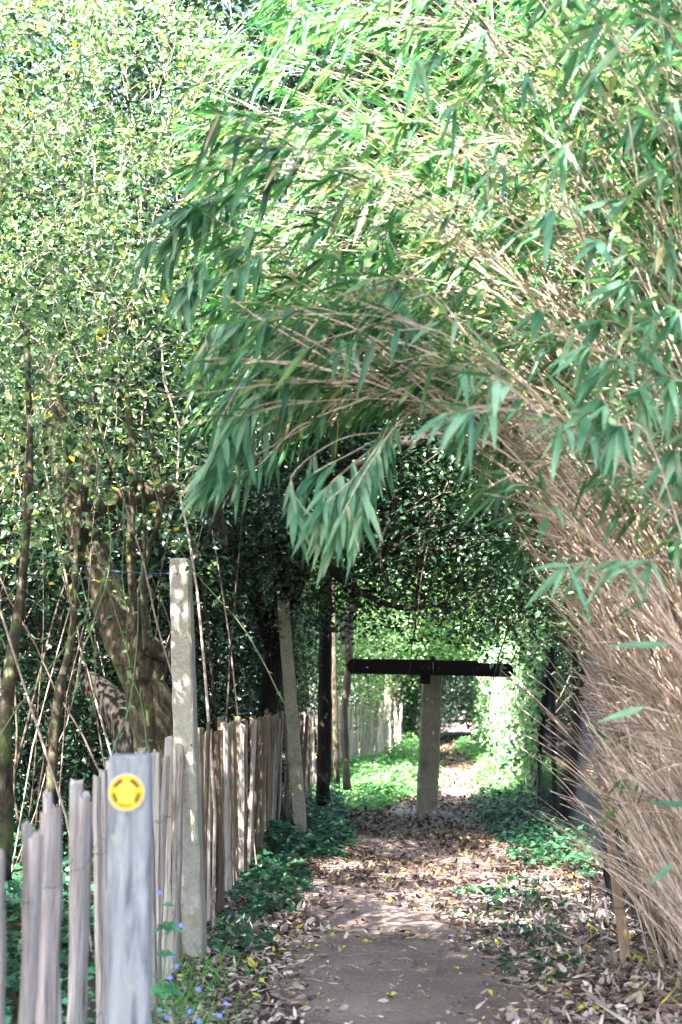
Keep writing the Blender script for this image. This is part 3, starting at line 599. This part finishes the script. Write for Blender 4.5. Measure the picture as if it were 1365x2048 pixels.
# waymark post
b = P(261, 2048, 4.1); b[2] = zg(b[0], b[1])-.05; tp = P(263, 1509, 4.1)
t = empty('waymark_post', b, 'blue grey squared timber post with a yellow round waymark disc', 'post')
post_mesh(b, tp, .117, .10, taper=.98, bev=.008, rough=.0012).build('shaft', M['wpost'], t)
dc = P(259, 1583, 4.1); fy = 4.1-.0525
def disc(mb, r, y0, y1, c, seg=40):
    th = np.arange(seg)*2*math.pi/seg
    a = np.stack([c[0]+r*np.cos(th), np.full(seg, y0), c[2]+r*np.sin(th)], -1); a2 = a.copy(); a2[:, 1] = y1
    i = np.arange(seg); mb.add(np.concatenate([a, a2]), [np.stack([i, (i+1) % seg, seg+(i+1) % seg, seg+i], -1), (seg+i)[None]], .5)
def arc(mb, r0, r1, a0, a1, y0, c, seg=10):
    th = np.radians(np.linspace(a0, a1, seg+1)); p = []
    for r_ in (r0, r1): p.append(np.stack([c[0]+r_*np.cos(th), np.full(seg+1, y0), c[2]+r_*np.sin(th)], -1))
    i = np.arange(seg); mb.add(np.concatenate(p), [np.stack([i, i+1, seg+2+i, seg+1+i], -1)], .5)
mb = MB(); disc(mb, .0525, fy, fy-.002, dc); dk = mb.build('waymark_disc', M['cream'], t)
def sub(o, par):
    o.parent = par; o.matrix_parent_inverse = par.matrix_basis.inverted() @ Matrix.Translation(-t.location) if False else Matrix.Identity(4); return o
def build_sub(mb, name, mat, par): return mb.build(name, mat, None)
mb = MB(); disc(mb, .0475, fy-.002, fy-.004, dc); o = mb.build('face', M['yellow']); o.parent = dk
mb = MB()
for (a0, a1, r0, r1) in ((108, 156, .030, .041), (24, 72, .030, .041), (182, 226, .030, .040), (-46, -2, .030, .040)): arc(mb, r0, r1, a0, a1, fy-.0055, dc)
for k_ in range(9): arc(mb, .034, .039, 236+k_*6.4, 240+k_*6.4, fy-.0055, dc, 2)
o = mb.build('lettering', M['ink']); o.parent = dk
pts = np.array([(0, .037), (.031, .010), (.0215, .010), (.0215, -.027), (-.0215, -.027), (-.0215, .010), (-.031, .010)])
v0 = np.stack([dc[0]+pts[:, 0], np.full(7, fy-.0065), dc[2]+pts[:, 1]], -1); v1 = v0.copy(); v1[:, 1] += .0015
i = np.arange(7); mb = MB(); mb.add(np.concatenate([v0, v1]), [np.array([[0, 1, 6]]), np.array([[2, 3, 4, 5]]), np.array([[1, 2, 5, 6]]), np.stack([i, 7+i, 7+(i+1) % 7, (i+1) % 7], -1)], .5)
o = mb.build('arrow', M['yellow_pale']); o.parent = dk
# signpost
bs = G(853, 1630); SD = bs[1]; tp = P(866, 1338, SD)
t = empty('signpost', bs, 'thick grey signpost with two black fingers forming a T over the path', 'signpost')
b0 = bs.copy(); b0[2] -= .1
px2m = SD/F
post_mesh(b0, tp, 42*px2m, 38*px2m, taper=.92, bev=.02, rough=.004).build('post', M['signpost'], t)
def finger(x0, x1, yc0, yc1, hgt, ydep, round_left, round_right, name, th=.045):
    a = P(x0, yc0, ydep); c = P(x1, yc1, ydep); h = hgt*px2m/2; L_ = c-a; n = 10; o_ = []
    d = nrm(L_); upv = np.array([-d[2], 0, d[0]])
    pr = []
    if round_left:
        for k in range(n+1):
            an = math.pi/2+math.pi*k/n; pr.append(a+d*h*.8*(1+math.cos(an)) + upv*h*math.sin(an))
    else: pr += [a+upv*h, a-upv*h]
    if round_right:
        for k in range(n+1):
            an = -math.pi/2+math.pi*k/n; pr.append(c-d*h*.8*(1-math.cos(an)) + upv*h*math.sin(an))
    else: pr += [c-upv*h, c+upv*h]
    pr = np.array(pr); m_ = len(pr); f0 = pr.copy(); f0[:, 1] -= th/2; f1 = pr.copy(); f1[:, 1] += th/2
    ctr = pr.mean(0); e0 = ctr+(pr-ctr)*[.985, 1, .93]; e0[:, 1] = ydep-th/2-.008; 
    i = np.arange(m_); j = (i+1) % m_
    mb = MB(); mb.add(np.concatenate([e0, f0, f1]), [i[None], np.stack([i, m_+i, m_+j, j], -1), np.stack([m_+i, 2*m_+i, 2*m_+j, m_+j], -1), (2*m_+i)[None, ::-1]], .5)
    return mb.build(name, M['iron'], t)
fd = SD-38*px2m/2-.03
finger(694, 866, 1332, 1335, 30, fd, True, False, 'finger_board')
finger(867, 963, 1335, 1337, 30, fd, False, True, 'finger_board')
finger(952, 1027, 1339, 1341, 27, fd+.03, False, True, 'finger_board', th=.04)
hb = P(857, 1352, fd); mb = MB()
post_mesh(P(850, 1368, fd+.01), P(852, 1346, fd+.01), 20*px2m, .05, bev=.01, seg=3, rough=.002).build('bracket', M['iron'], t)
post_mesh(P(866, 1325, SD), P(866, 1312, SD), 12*px2m, .08, bev=.02, seg=3, taper=.7, rough=.003).build('cap', M['iron'], t)
for (px, py) in ((845, 1335), (858, 1335), (878, 1336), (955, 1337)):
    p = P(px, py, fd); mb = MB(); disc(mb, .011, p[1]-.030, p[1]-.040, p, 8); mb.build('bolt', M['galv'], t)
# blue cord tied from the thicket to the tall post
a = P(60, 1098, 8.9); c = P(345, 1147, 8.72)
f = np.linspace(0, 1, 30)[:, None]; q = a*(1-f)+c*f; q[:, 2] -= .05*np.sin(f[:, 0]*math.pi); 
mb = MB(); mb.tube(q, .0035, 5); tag(mb.build('blue_cord', M['blue']), 'thin blue cord stretched from the thicket to the tall concrete post', 'cord')

# ------------------------------------------------------------------ wire fence on the right
WF = [np.array([1.98, 7.6]), np.array([1.95, 9.6]), np.array([2.55, 15.5]), G(1066, 1600)[:2], G(1002, 1512)[:2], G(972, 1470)[:2]]
WF = np.array(WF); seg = np.linalg.norm(np.diff(WF, axis=0), axis=1); cum = np.concatenate([[0], np.cumsum(seg)])
def wf(s): return np.stack([np.interp(s, cum, WF[:, 0]), np.interp(s, cum, WF[:, 1])], -1)
t = empty('wire_fence', (*WF[0], zg(*WF[0])), 'tall chain link fence with dark iron posts behind the bamboo on the right', 'fence')
H = 2.15; c_ = .055; smax = cum[3]+4; ns = int(smax/c_); nh = int(H/c_)
mb = MB()
for sgn in (1, -1):
    for k in range(-nh, ns+nh, 1):
        i0 = max(0, -k) if sgn == 1 else max(0, k-ns); i1 = min(nh, ns-k) if sgn == 1 else min(nh, k)
        if i1-i0 < 2: continue
        ii = np.arange(i0, i1+1); s = (k+sgn*ii)*c_; xy = wf(s); z = zg(xy[:, 0], xy[:, 1])+.03+ii*c_
        bulge = .05*np.sin(s*1.3+ii*.12)
        mb.tube(np.stack([xy[:, 0]+bulge, xy[:, 1], z], -1), .0022, 3, cap=False, rnd=.5)
mb.build('mesh', M['mesh'], t)
for s in np.arange(0.2, cum[-1], 2.9):
    xy = wf(s); b = np.array([xy[0]+.09, xy[1], zg(*xy)-.1]); post_mesh(b, b+[0, 0, 2.35], .06, .06, taper=.9).build('post', M['bark_dark'], t)  # slim dark iron posts
for hh in (.1, 1.1, 2.1):
    s = np.linspace(0, cum[-1], 90); xy = wf(s); mb = MB(); mb.tube(np.stack([xy[:, 0]+.02, xy[:, 1], zg(xy[:, 0], xy[:, 1])+hh], -1), .003, 4, rnd=.5); mb.build('line_wire', M['galv'], t)
# ivy on the wire fence
t = empty('ivy_climber', (*WF[3], zg(*WF[3])), 'bright sunlit ivy smothering the far stretch of the wire fence', 'ivy')
k = 11000; s = R.uniform(cum[3]-3.5, cum[-1]+2, k); xy = wf(np.minimum(s, cum[-1])); hz = R.rand(k)**.8*2.6
dens = ss(cum[3]-3.6, cum[3]+.2, s + .9*(hz-1.2) + 1.3*np.sin(s*3)*np.cos(hz*4)+ .9*np.sin(s*7.3+hz*6)); m_ = R.rand(k) < dens
xy = xy[m_]; hz = hz[m_]; k = len(xy)
off = np.abs(R.normal(0, .22, k))
pos = np.stack([xy[:, 0]-off, xy[:, 1]-.2*R.rand(k), zg(xy[:, 0], xy[:, 1])+hz], -1)
d = rv(k)*.6+[0, 0, -.5]; nn = rv(k)*.5+np.array([-.7, -.6, .4]); L_ = R.uniform(.05, .11, k); mb = MB(); leaves(mb, pos, d, nn, L_, L_*.85, T_IVY); mb.build('foliage', M['bright'], t)
k = 90; s = R.uniform(cum[3]-2.5, cum[-1], k); xy = wf(s); p0 = np.stack([xy[:, 0]-.08, xy[:, 1], zg(xy[:, 0], xy[:, 1])], -1)
mb = MB(); mb.tubes(wander(p0, np.tile([0, 0, 1.], (k, 1))+R.normal(0, .15, (k, 3)), R.uniform(1, 2.6, k), 10, .12), np.full((k, 10), .008), 5); mb.build('stems', M['twig'], t)
# brown stake at the end of the wire fence
a = P(1254, 1880, 8.55); a[2] = zg(a[0], a[1])-.03; c = P(1206, 1556, 8.75)
t = empty('timber_stake', a, 'flat brown timber stake leaning at the near end of the wire fence', 'stake')
post_mesh(a, c, .062, .022, taper=.85, bev=.004, seg=12, rough=.001).build('shaft', M['stake'], t)
p = P(1245, 1815, 8.6); mb = MB(); th = np.linspace(0, 2*math.pi, 20)
mb.tube(np.stack([p[0]+.042*np.cos(th), p[1]+.022*np.sin(th), np.full(20, p[2])], -1), .003, 5, cap=False); mb.build('wire_tie', M['galv'], t)

# ------------------------------------------------------------------ bamboo
def culm_curves(bases, az, L, th0, th1, p, n=26):
    k = len(bases); t_ = np.linspace(0, 1, n)
    th = th0[:, None] + (th1-th0)[:, None]*t_[None]**p[:, None]
    dx = np.sin(th)*np.cos(az)[:, None]; dy = np.sin(th)*np.sin(az)[:, None]; dz = np.cos(th)
    d = np.stack([dx, dy, dz], -1) + np.cumsum(R.normal(0, .026, (k, n, 3)), 1)
    st = (L/(n-1))[:, None, None]
    pts = bases[:, None] + np.concatenate([np.zeros((k, 1, 3)), np.cumsum(d[:, :-1]*st, 1)], 1)
    return pts
def leaf_sprays(fo, tips, dirs, n_leaf, size, spread=.75, grav=.55):
    k = len(tips); tot = k*n_leaf
    pos = np.repeat(tips, n_leaf, 0); d0 = np.repeat(nrm(dirs), n_leaf, 0)
    back = R.rand(tot)*.14; pos = pos - d0*back[:, None]
    d = nrm(d0 + rv(tot)*spread + np.array([0, 0, -grav])*R.rand(tot)[:, None]*1.6)
    nn = np.array([0, 0, 1.]) + rv(tot)*.45 - d0*.2
    L = size*R.uniform(.55, 1.25, tot)
    leaves(fo, pos, d, nn, L, L*R.uniform(.12, .17, tot), T_BAM, droop=R.uniform(.05, .38, tot))
def in_arch(p):
    # the clump's plumes stop short of the hedge on the left and hang over the path only so far
    X = p[..., 0]*7.0/np.maximum(p[..., 1], 3); Z = 1.45 + (p[..., 2]-1.45)*7.0/np.maximum(p[..., 1], 3)
    lo = np.interp(X, [-.9, -.45, -.2, .2, .42, .54, .78, .98, 1.35], [2.85, 2.7, 2.75, 2.9, 2.97, 2.75, 2.35, 2.0, .8])
    return (X > -.82 - .16*np.sin(Z*3.1) + .35*ss(3.9, 5.2, Z)) & ((Z > lo) | (X > 1.35))
def bamboo(label, bases, az, L, th0, th1, p, rad, nbr, t0, leafsize, parts=100, leafmat='bam_leaf', nleaf=6, brl=(.25, .7), keep=None, culmmat='culm', dead=9, leafmin=2.75):
    bc = bases.mean(0); t = empty('bamboo_clump', bc, label, 'bamboo')
    pts = culm_curves(bases, az, L, th0, th1, p)
    for it in range(24):
        bad = ~in_arch(pts[:, 12:]).all(1)
        if not bad.any(): break
        L = np.where(bad, L*.95, L); th1 = np.where(bad, th1*(.97 if it % 2 else 1.0), th1)
        pts[bad] = culm_curves(bases[bad], az[bad], L[bad], th0[bad], th1[bad], p[bad])
    k, n, _ = pts.shape
    tt = np.linspace(0, 1, n); rr = rad[:, None]*(1-.78*tt[None]); node = (np.arange(n) % 3 == 0); rr = rr*(1+.22*node[None])
    order = np.argsort(bases[:, 1]+.0*bases[:, 0]); rest = MB()
    for q, i in enumerate(order):
        if q < parts:
            mb = MB(); mb.tube(pts[i], rr[i], 7); mb.build('culm', M[culmmat] if R.rand() > .12 else M['culm_green'], t, smooth=True)
        else: rest.tube(pts[i], rr[i], 6)
    if rest.n: tag(rest.build('culm_mass', M[culmmat], t, smooth=True), kind='stuff')
    # branches
    K = k*nbr; ci = np.repeat(np.arange(k), nbr); tb = t0 + (1-t0)*R.rand(K)**.75
    f = tb*(n-1); i0 = np.clip(f.astype(int), 0, n-2); fr = (f-i0)[:, None]
    p0 = pts[ci, i0]*(1-fr)+pts[ci, i0+1]*fr; tg = nrm(pts[ci, i0+1]-pts[ci, i0])
    d = nrm(tg + rv(K)*.42); bl = R.uniform(*brl, K)*(1.15-.5*tb)
    bp = wander(p0, d, bl, 7, .07, .045)
    m_ = in_arch(bp[:, -1]-[0, 0, .05]); bp = bp[m_]; tb = tb[m_]
    mb = MB(); mb.tubes(bp, R.uniform(.0018, .0036, (len(bp), 1))*np.linspace(1.2, .6, 7)[None], 4); mb.build('branches', M[culmmat], t)
    # dead leafless side twigs all along the culms
    K2 = int(k*dead); ci = R.randint(0, k, K2); i0 = (R.uniform(.12, .85, K2)*(n-1)).astype(int)
    dp = wander(pts[ci, i0], nrm(nrm(pts[ci, i0+1]-pts[ci, i0])+rv(K2)*.2), R.uniform(.3, .9, K2), 6, .05, .01)
    dp = dp[in_arch(dp[:, -1]-[0, 0, .02])]
    mb = MB(); mb.tubes(dp, R.uniform(.0015, .0032, (len(dp), 1))*np.linspace(1.2, .5, 6)[None], 4); mb.build('dead_twigs', M['culm'], t)
    bp = bp[(bp[:, -1, 2] > leafmin + R.normal(0, .3, len(bp))) | (R.rand(len(bp)) < .008)]
    fo = MB(); leaf_sprays(fo, bp[:, -1], bp[:, -1]-bp[:, -2], nleaf, leafsize)
    m_ = R.rand(len(bp)) < .3; leaf_sprays(fo, bp[m_, 4], bp[m_, 5]-bp[m_, 3], max(2, nleaf-3), leafsize*.9)
    tk = pts[:, -1, 2] > 2.3; leaf_sprays(fo, pts[tk, -1], pts[tk, -1]-pts[tk, -2], 8, leafsize)
    fo.build('foliage', M[leafmat], t)
    return t
def basepts(n, xr, yr):
    x = R.uniform(*xr, n); y = R.uniform(*yr, n); return np.stack([x, y, zg(x, y)-.03], -1)
PI = math.pi
# low arching front of the clump
n = 165
b = basepts(n, (1.78, 2.7), (6.4, 8.6))
u = R.rand(n)
bamboo('bamboo culms arching lowest over the path with drooping tips', b, PI+R.uniform(-.15, .42, n), 3.5+1.3*u+(b[:, 0]-1.9)*.8, R.uniform(.12, .44, n), R.uniform(1.3, 2.0, n), R.uniform(1.1, 1.8, n), R.uniform(.003, .0075, n), 8, .68, .18, parts=100, nleaf=5, dead=16)
# high arching
n = 150
b = basepts(n, (1.95, 3.4), (6.6, 9.4)); u = R.rand(n)
bamboo('tallest bamboo clump arching high above the path into the top of the picture', b, PI+R.uniform(-.35, .45, n), 5.2+2.4*u, R.uniform(.0, .16, n), R.uniform(1.45, 2.05, n), R.uniform(1.3, 2.2, n), R.uniform(.004, .009, n), 9, .62, .20, parts=100, nleaf=4, dead=16)
# dense right-hand wall of culms
n = 430
b = basepts(n, (1.95, 3.6), (5.9, 8.6))
bamboo('dense upright wall of tan bamboo culms at the right edge', b, R.uniform(PI*.75, PI*1.6, n), R.uniform(2.6, 6.0, n), R.uniform(.0, .12, n), R.uniform(.2, .85, n), R.uniform(1.3, 2.6, n), R.uniform(.0025, .01, n)**1.0, 9, .62, .18, parts=100, nleaf=4, dead=5)
# bare straggling shoots fanning left from the foot
n = 62; b = basepts(n, (1.82, 2.3), (7.2, 9.0))
pts = culm_curves(b, PI+R.uniform(-.5, .5, n), R.uniform(1.0, 2.6, n), R.uniform(.12, .55, n), R.uniform(.7, 1.35, n), R.uniform(.8, 1.4, n))
t = empty('bamboo_shoots', b.mean(0), 'bare dead bamboo shoots fanning low toward the path from the clump foot', 'bamboo')
pts = pts[(pts[:, -1, 0]/pts[:, -1, 1]*7 > .78) & (pts[:, 13, 0]/pts[:, 13, 1]*7 > .9)]
for i in range(len(pts)):
    mb = MB(); mb.tube(pts[i], np.linspace(.0055, .002, 26), 5); mb.build('shoot', M['culm'], t, smooth=True)
# leafy side shoots reaching toward the camera
n = 34; b = basepts(n, (1.75, 2.6), (5.4, 6.8))
bamboo('bluish broad leaved bamboo shoots nearest the camera at the right edge', b, R.uniform(PI*1.05, PI*1.45, n), R.uniform(2.8, 4.8, n), R.uniform(.0, .1, n), R.uniform(.8, 1.9, n), R.uniform(1.8, 2.6, n), R.uniform(.004, .006, n), 9, .55, .19, parts=100, leafmat='bam_leaf_near', leafmin=2.0)

# drooping plumes hanging lowest over the path, leaves seen one by one
def sprig(t, st, fo, pts, nl, size, r0=.0035, spread=.6, frac=.55, grav=.7):
    q = limb_pts([[*P(a, b, d), 0] for a, b, d in pts], 16)[:, :3]
    st.tube(q, np.linspace(r0, .0016, 16), 5)
    f = np.clip(R.uniform(1-frac, 1, nl), 0, .999)*15; i0 = f.astype(int); i0 = np.minimum(i0, 14)
    tp = q[i0] + (q[i0+1]-q[i0])*(f-i0)[:, None]; tg = nrm(q[i0+1]-q[i0])
    d = nrm(tg*.7 + rv(nl)*spread + np.array([0, 0, -grav])); nn = np.array([0, -.5, .8])+rv(nl)*.6
    L = size*R.uniform(.6, 1.2, nl); leaves(fo, tp, d, nn, L, L*R.uniform(.13, .18, nl), T_BAM, droop=R.uniform(.05, .3, nl))
PL = [([(1010,810,7),(840,820,6.4),(730,920,6),(640,1050,5.8)],30), ([(960,800,6.8),(800,840,6.2),(740,930,5.8),(690,1050,5.6)],26), ([(900,850,6.4),(790,870,6.1),(700,960,5.8),(650,1010,5.6)],22),
      ([(900,760,6.8),(700,760,6.3),(540,800,6),(440,880,5.8)],30), ([(880,700,6.8),(700,690,6.4),(560,740,6.1),(480,860,6)],28), ([(760,640,6.6),(600,680,6.3),(480,760,6.1),(430,880,6)],28),
      ([(800,560,6.8),(620,600,6.4),(480,640,6.2),(400,710,6.1)],30), ([(700,500,6.8),(560,500,6.5),(440,520,6.3),(350,590,6.2)],28), ([(660,420,6.9),(520,410,6.6),(400,440,6.4),(310,510,6.3)],30),
      ([(700,380,6.9),(560,350,6.6),(440,380,6.4),(350,430,6.3)],26), ([(760,880,6.2),(680,900,6),(610,960,5.9),(590,1040,5.8)],16), ([(700,820,6.3),(600,850,6.1),(500,920,6),(450,960,5.9)],20),
      ([(660,780,6.3),(560,830,6.1),(470,900,6),(420,930,5.9)],20), ([(820,600,6.6),(760,620,6.2),(720,640,6),(700,680,5.8)],14), ([(900,480,6.4),(840,540,6.1),(800,560,6),(790,600,5.9)],12)]
t = empty('bamboo_plumes', P(1000, 1000, 6.9), 'drooping leafy bamboo plumes hanging lowest over the middle of the path', 'bamboo')
st = MB(); fo = MB()
for pl, nl in PL:
    for j in range(2):
        sprig(t, st, fo, [(a+R.normal(0, 16), b+R.normal(0, 12), d) for a, b, d in pl], nl, .20)
st.build('branches', M['culm'], t, smooth=True); fo.build('foliage', M['bam_leaf_near'], t)
t = empty('bamboo_sprays', P(1340, 1400, 5.2), 'large blurred bamboo leaves in front of the culms at the right edge', 'bamboo')
st = MB(); fo = MB()
for (x, y, nl) in ((1235,850,8),(1170,690,7),(1300,640,9),(1340,760,8),(1290,700,8),(1350,620,8),(1200,800,5),(1130,1130,3),(1235,1120,6),(1300,1120,5),(1350,900,6),(1345,1080,4),(1250,560,7),(1330,480,8),(1190,480,6),(1080,620,5),(1230,400,6),(1320,340,7),(1120,290,5),(1280,780,8),(1200,640,6),(880,110,7),(900,215,7),(830,120,6),(1000,330,5),(1100,420,5),(1280,230,7),(1340,200,6),(1050,150,5),(1180,140,5),(960,60,5)):
    dp = R.uniform(4.6, 5.3); sprig(t, st, fo, [(x+R.uniform(80, 170), y+R.uniform(60, 260), dp+.3), (x+60, y+20, dp+.1), (x, y, dp)], nl+1, .185, r0=.003, frac=.14, spread=.85, grav=.75)
for (x, y, dx, dy) in ((1210,1292,130,-4),(1192,1446,96,-32),(1300,1770,42,-40),(1290,1606,90,2),(1110,1000,-40,60)):
    a = P(x+dx, y+dy, 4.9); b_ = P(x, y, 4.8); d = b_-a; L_ = np.linalg.norm(d)
    leaves(fo, a[None], d[None], np.array([[0, -.6, .8]]), np.array([L_]), np.array([L_*.17]), T_BAM)
    st.tube(np.array([a, a+[.12, .05, -.03], a+[.3, .2, -.2]]), .002, 4)
st.build('branches', M['culm'], t, smooth=True); fo.build('foliage', M['bam_leaf_near'], t)

# ------------------------------------------------------------------ small plants at the foot of the fence
def flat5(mb, c, r_, n=5):
    a = np.arange(n)*2*math.pi/n + R.rand()*6; d = np.stack([np.cos(a), np.full(n, -.15), np.sin(a)], -1)
    leaves(mb, np.repeat(c[None], n, 0), d, np.tile([0, -1., .15], (n, 1)), np.full(n, r_), np.full(n, r_*.95), T_SMALL)
FL = [('with the highest bloom against the pales', [(318,1785),(362,1850)]), ('with three blooms in a column beside the tall post foot', [(347,1910),(353,1932),(341,1955),(315,1975)]),
      ('at the bottom edge with blooms over the litter', [(398,1978),(380,2022),(320,2020),(334,2034),(440,2030),(452,2006),(398,2042)])]
for lb, fl in FL:
    c0 = P(fl[0][0], 1990, 5.9); bs_ = np.array([c0[0], 5.9, zg(c0[0], 5.9)])
    t = empty('forget_me_not', bs_, 'small blue flowered plant ' + lb, 'flower', 'blue flowers by the fence')
    st = MB(); lf = MB()
    for (x, y) in fl:
        d_ = min(6.0, max(5.0, G(x, min(y+60, 2040))[1])) if y > 1900 else 5.9
        c = P(x, y, d_); b_ = np.array([c[0]+R.normal(0, .03), d_+.05, zg(c[0], d_+.05)])
        st.tube(np.array([b_, (b_+c)/2+[.01, 0, .01], c+[0, .006, 0]]), .0016, 4)
        mb = MB(); flat5(mb, c, .013); mb.build('bloom', M['petal'], t)
        mb = MB(); disc(mb, .0028, c[1]-.002, c[1]-.004, c, 8); mb.build('bloom_eye', M['yellow'], t)
        k = 7; f = R.rand(k)[:, None]; leaves(lf, b_+(c-b_)*f*.7, rv(k)*[1, 1, .4]+[0, 0, .2], rv(k)*.4+[0, -.3, 1], R.uniform(.03, .06, k), R.uniform(.012, .02, k), T_BAM)
    st.build('stems', M['stem'], t); lf.build('foliage', M['herb'], t)
# pale nettle like herb
t = empty('leafy_herb', P(322, 1980, 5.6), 'pale broad leaved herb with a straight stem beside the waymark post', 'plant')
st = MB(); lf = MB(); a = P(326, 1985, 5.6); c = P(336, 1808, 5.6); st.tube(np.array([a, (a+c)/2, c]), .004, 6)
for (z, n_, L_) in ((0, 4, .03), (.25, 6, .075), (.55, 4, .055), (.95, 6, .10)):
    p = c*(1-z)+a*z; an = np.arange(n_)*2*math.pi/n_+z*3; d = np.stack([np.cos(an), np.sin(an), np.full(n_, -.1)], -1)
    leaves(lf, np.repeat(p[None], n_, 0), d, np.tile([0, -.5, 1.], (n_, 1))+R.normal(0, .2, (n_, 3)), np.full(n_, L_), np.full(n_, L_*.75), T_IVY, droop=.2)
st.build('stem', M['stem'], t); lf.build('foliage', M['herb'], t)
# fern
fb = G(440, 1665); t = empty('fern', fb, 'small green fern leaning out from the pales over the ivy', 'fern')
for (x, y) in ((498, 1628), (470, 1590), (520, 1660), (455, 1640)):
    tip = P(x, y, fb[1]-.5); mid = (fb+tip)/2+[0, 0, .12]
    q = limb_pts([[*fb, 0], [*mid, 0], [*tip, 0]], 26)[:, :3]; mb = MB(); mb.tube(q, np.linspace(.003, .001, 26), 4)
    tg = nrm(np.gradient(q, axis=0))
    for sgn in (-1, 1):
        sd = nrm(np.cross(tg, [0, -.3, 1.]))*sgn; L_ = .075*np.sin(np.linspace(.35, 3.0, 26)); leaves(mb, q, sd+tg*.35, np.tile([0, -.3, 1.], (26, 1)), L_, L_*.28, T_BAM)
    mb.build('frond', M['fern'], t)
# grass tufts at the foot of the tall post
mb = MB(); k = 420; x = np.concatenate([R.normal(-.80, .09, 260), R.normal(-.62, .15, 160)]); y = R.uniform(5.4, 8.6, k); L_ = R.uniform(.06, .22, k)
leaves(mb, np.stack([x, y, zg(x, y)], -1), rv(k)*[.6, .6, 0]+[0, 0, .9], rv(k), L_, L_*.04, T_BAM, droop=R.uniform(.1, .6, k))
tag(mb.build('grass_tufts', M['fern']), 'thin grass tufts at the foot of the pales near the tall post', 'grass', kind='stuff')
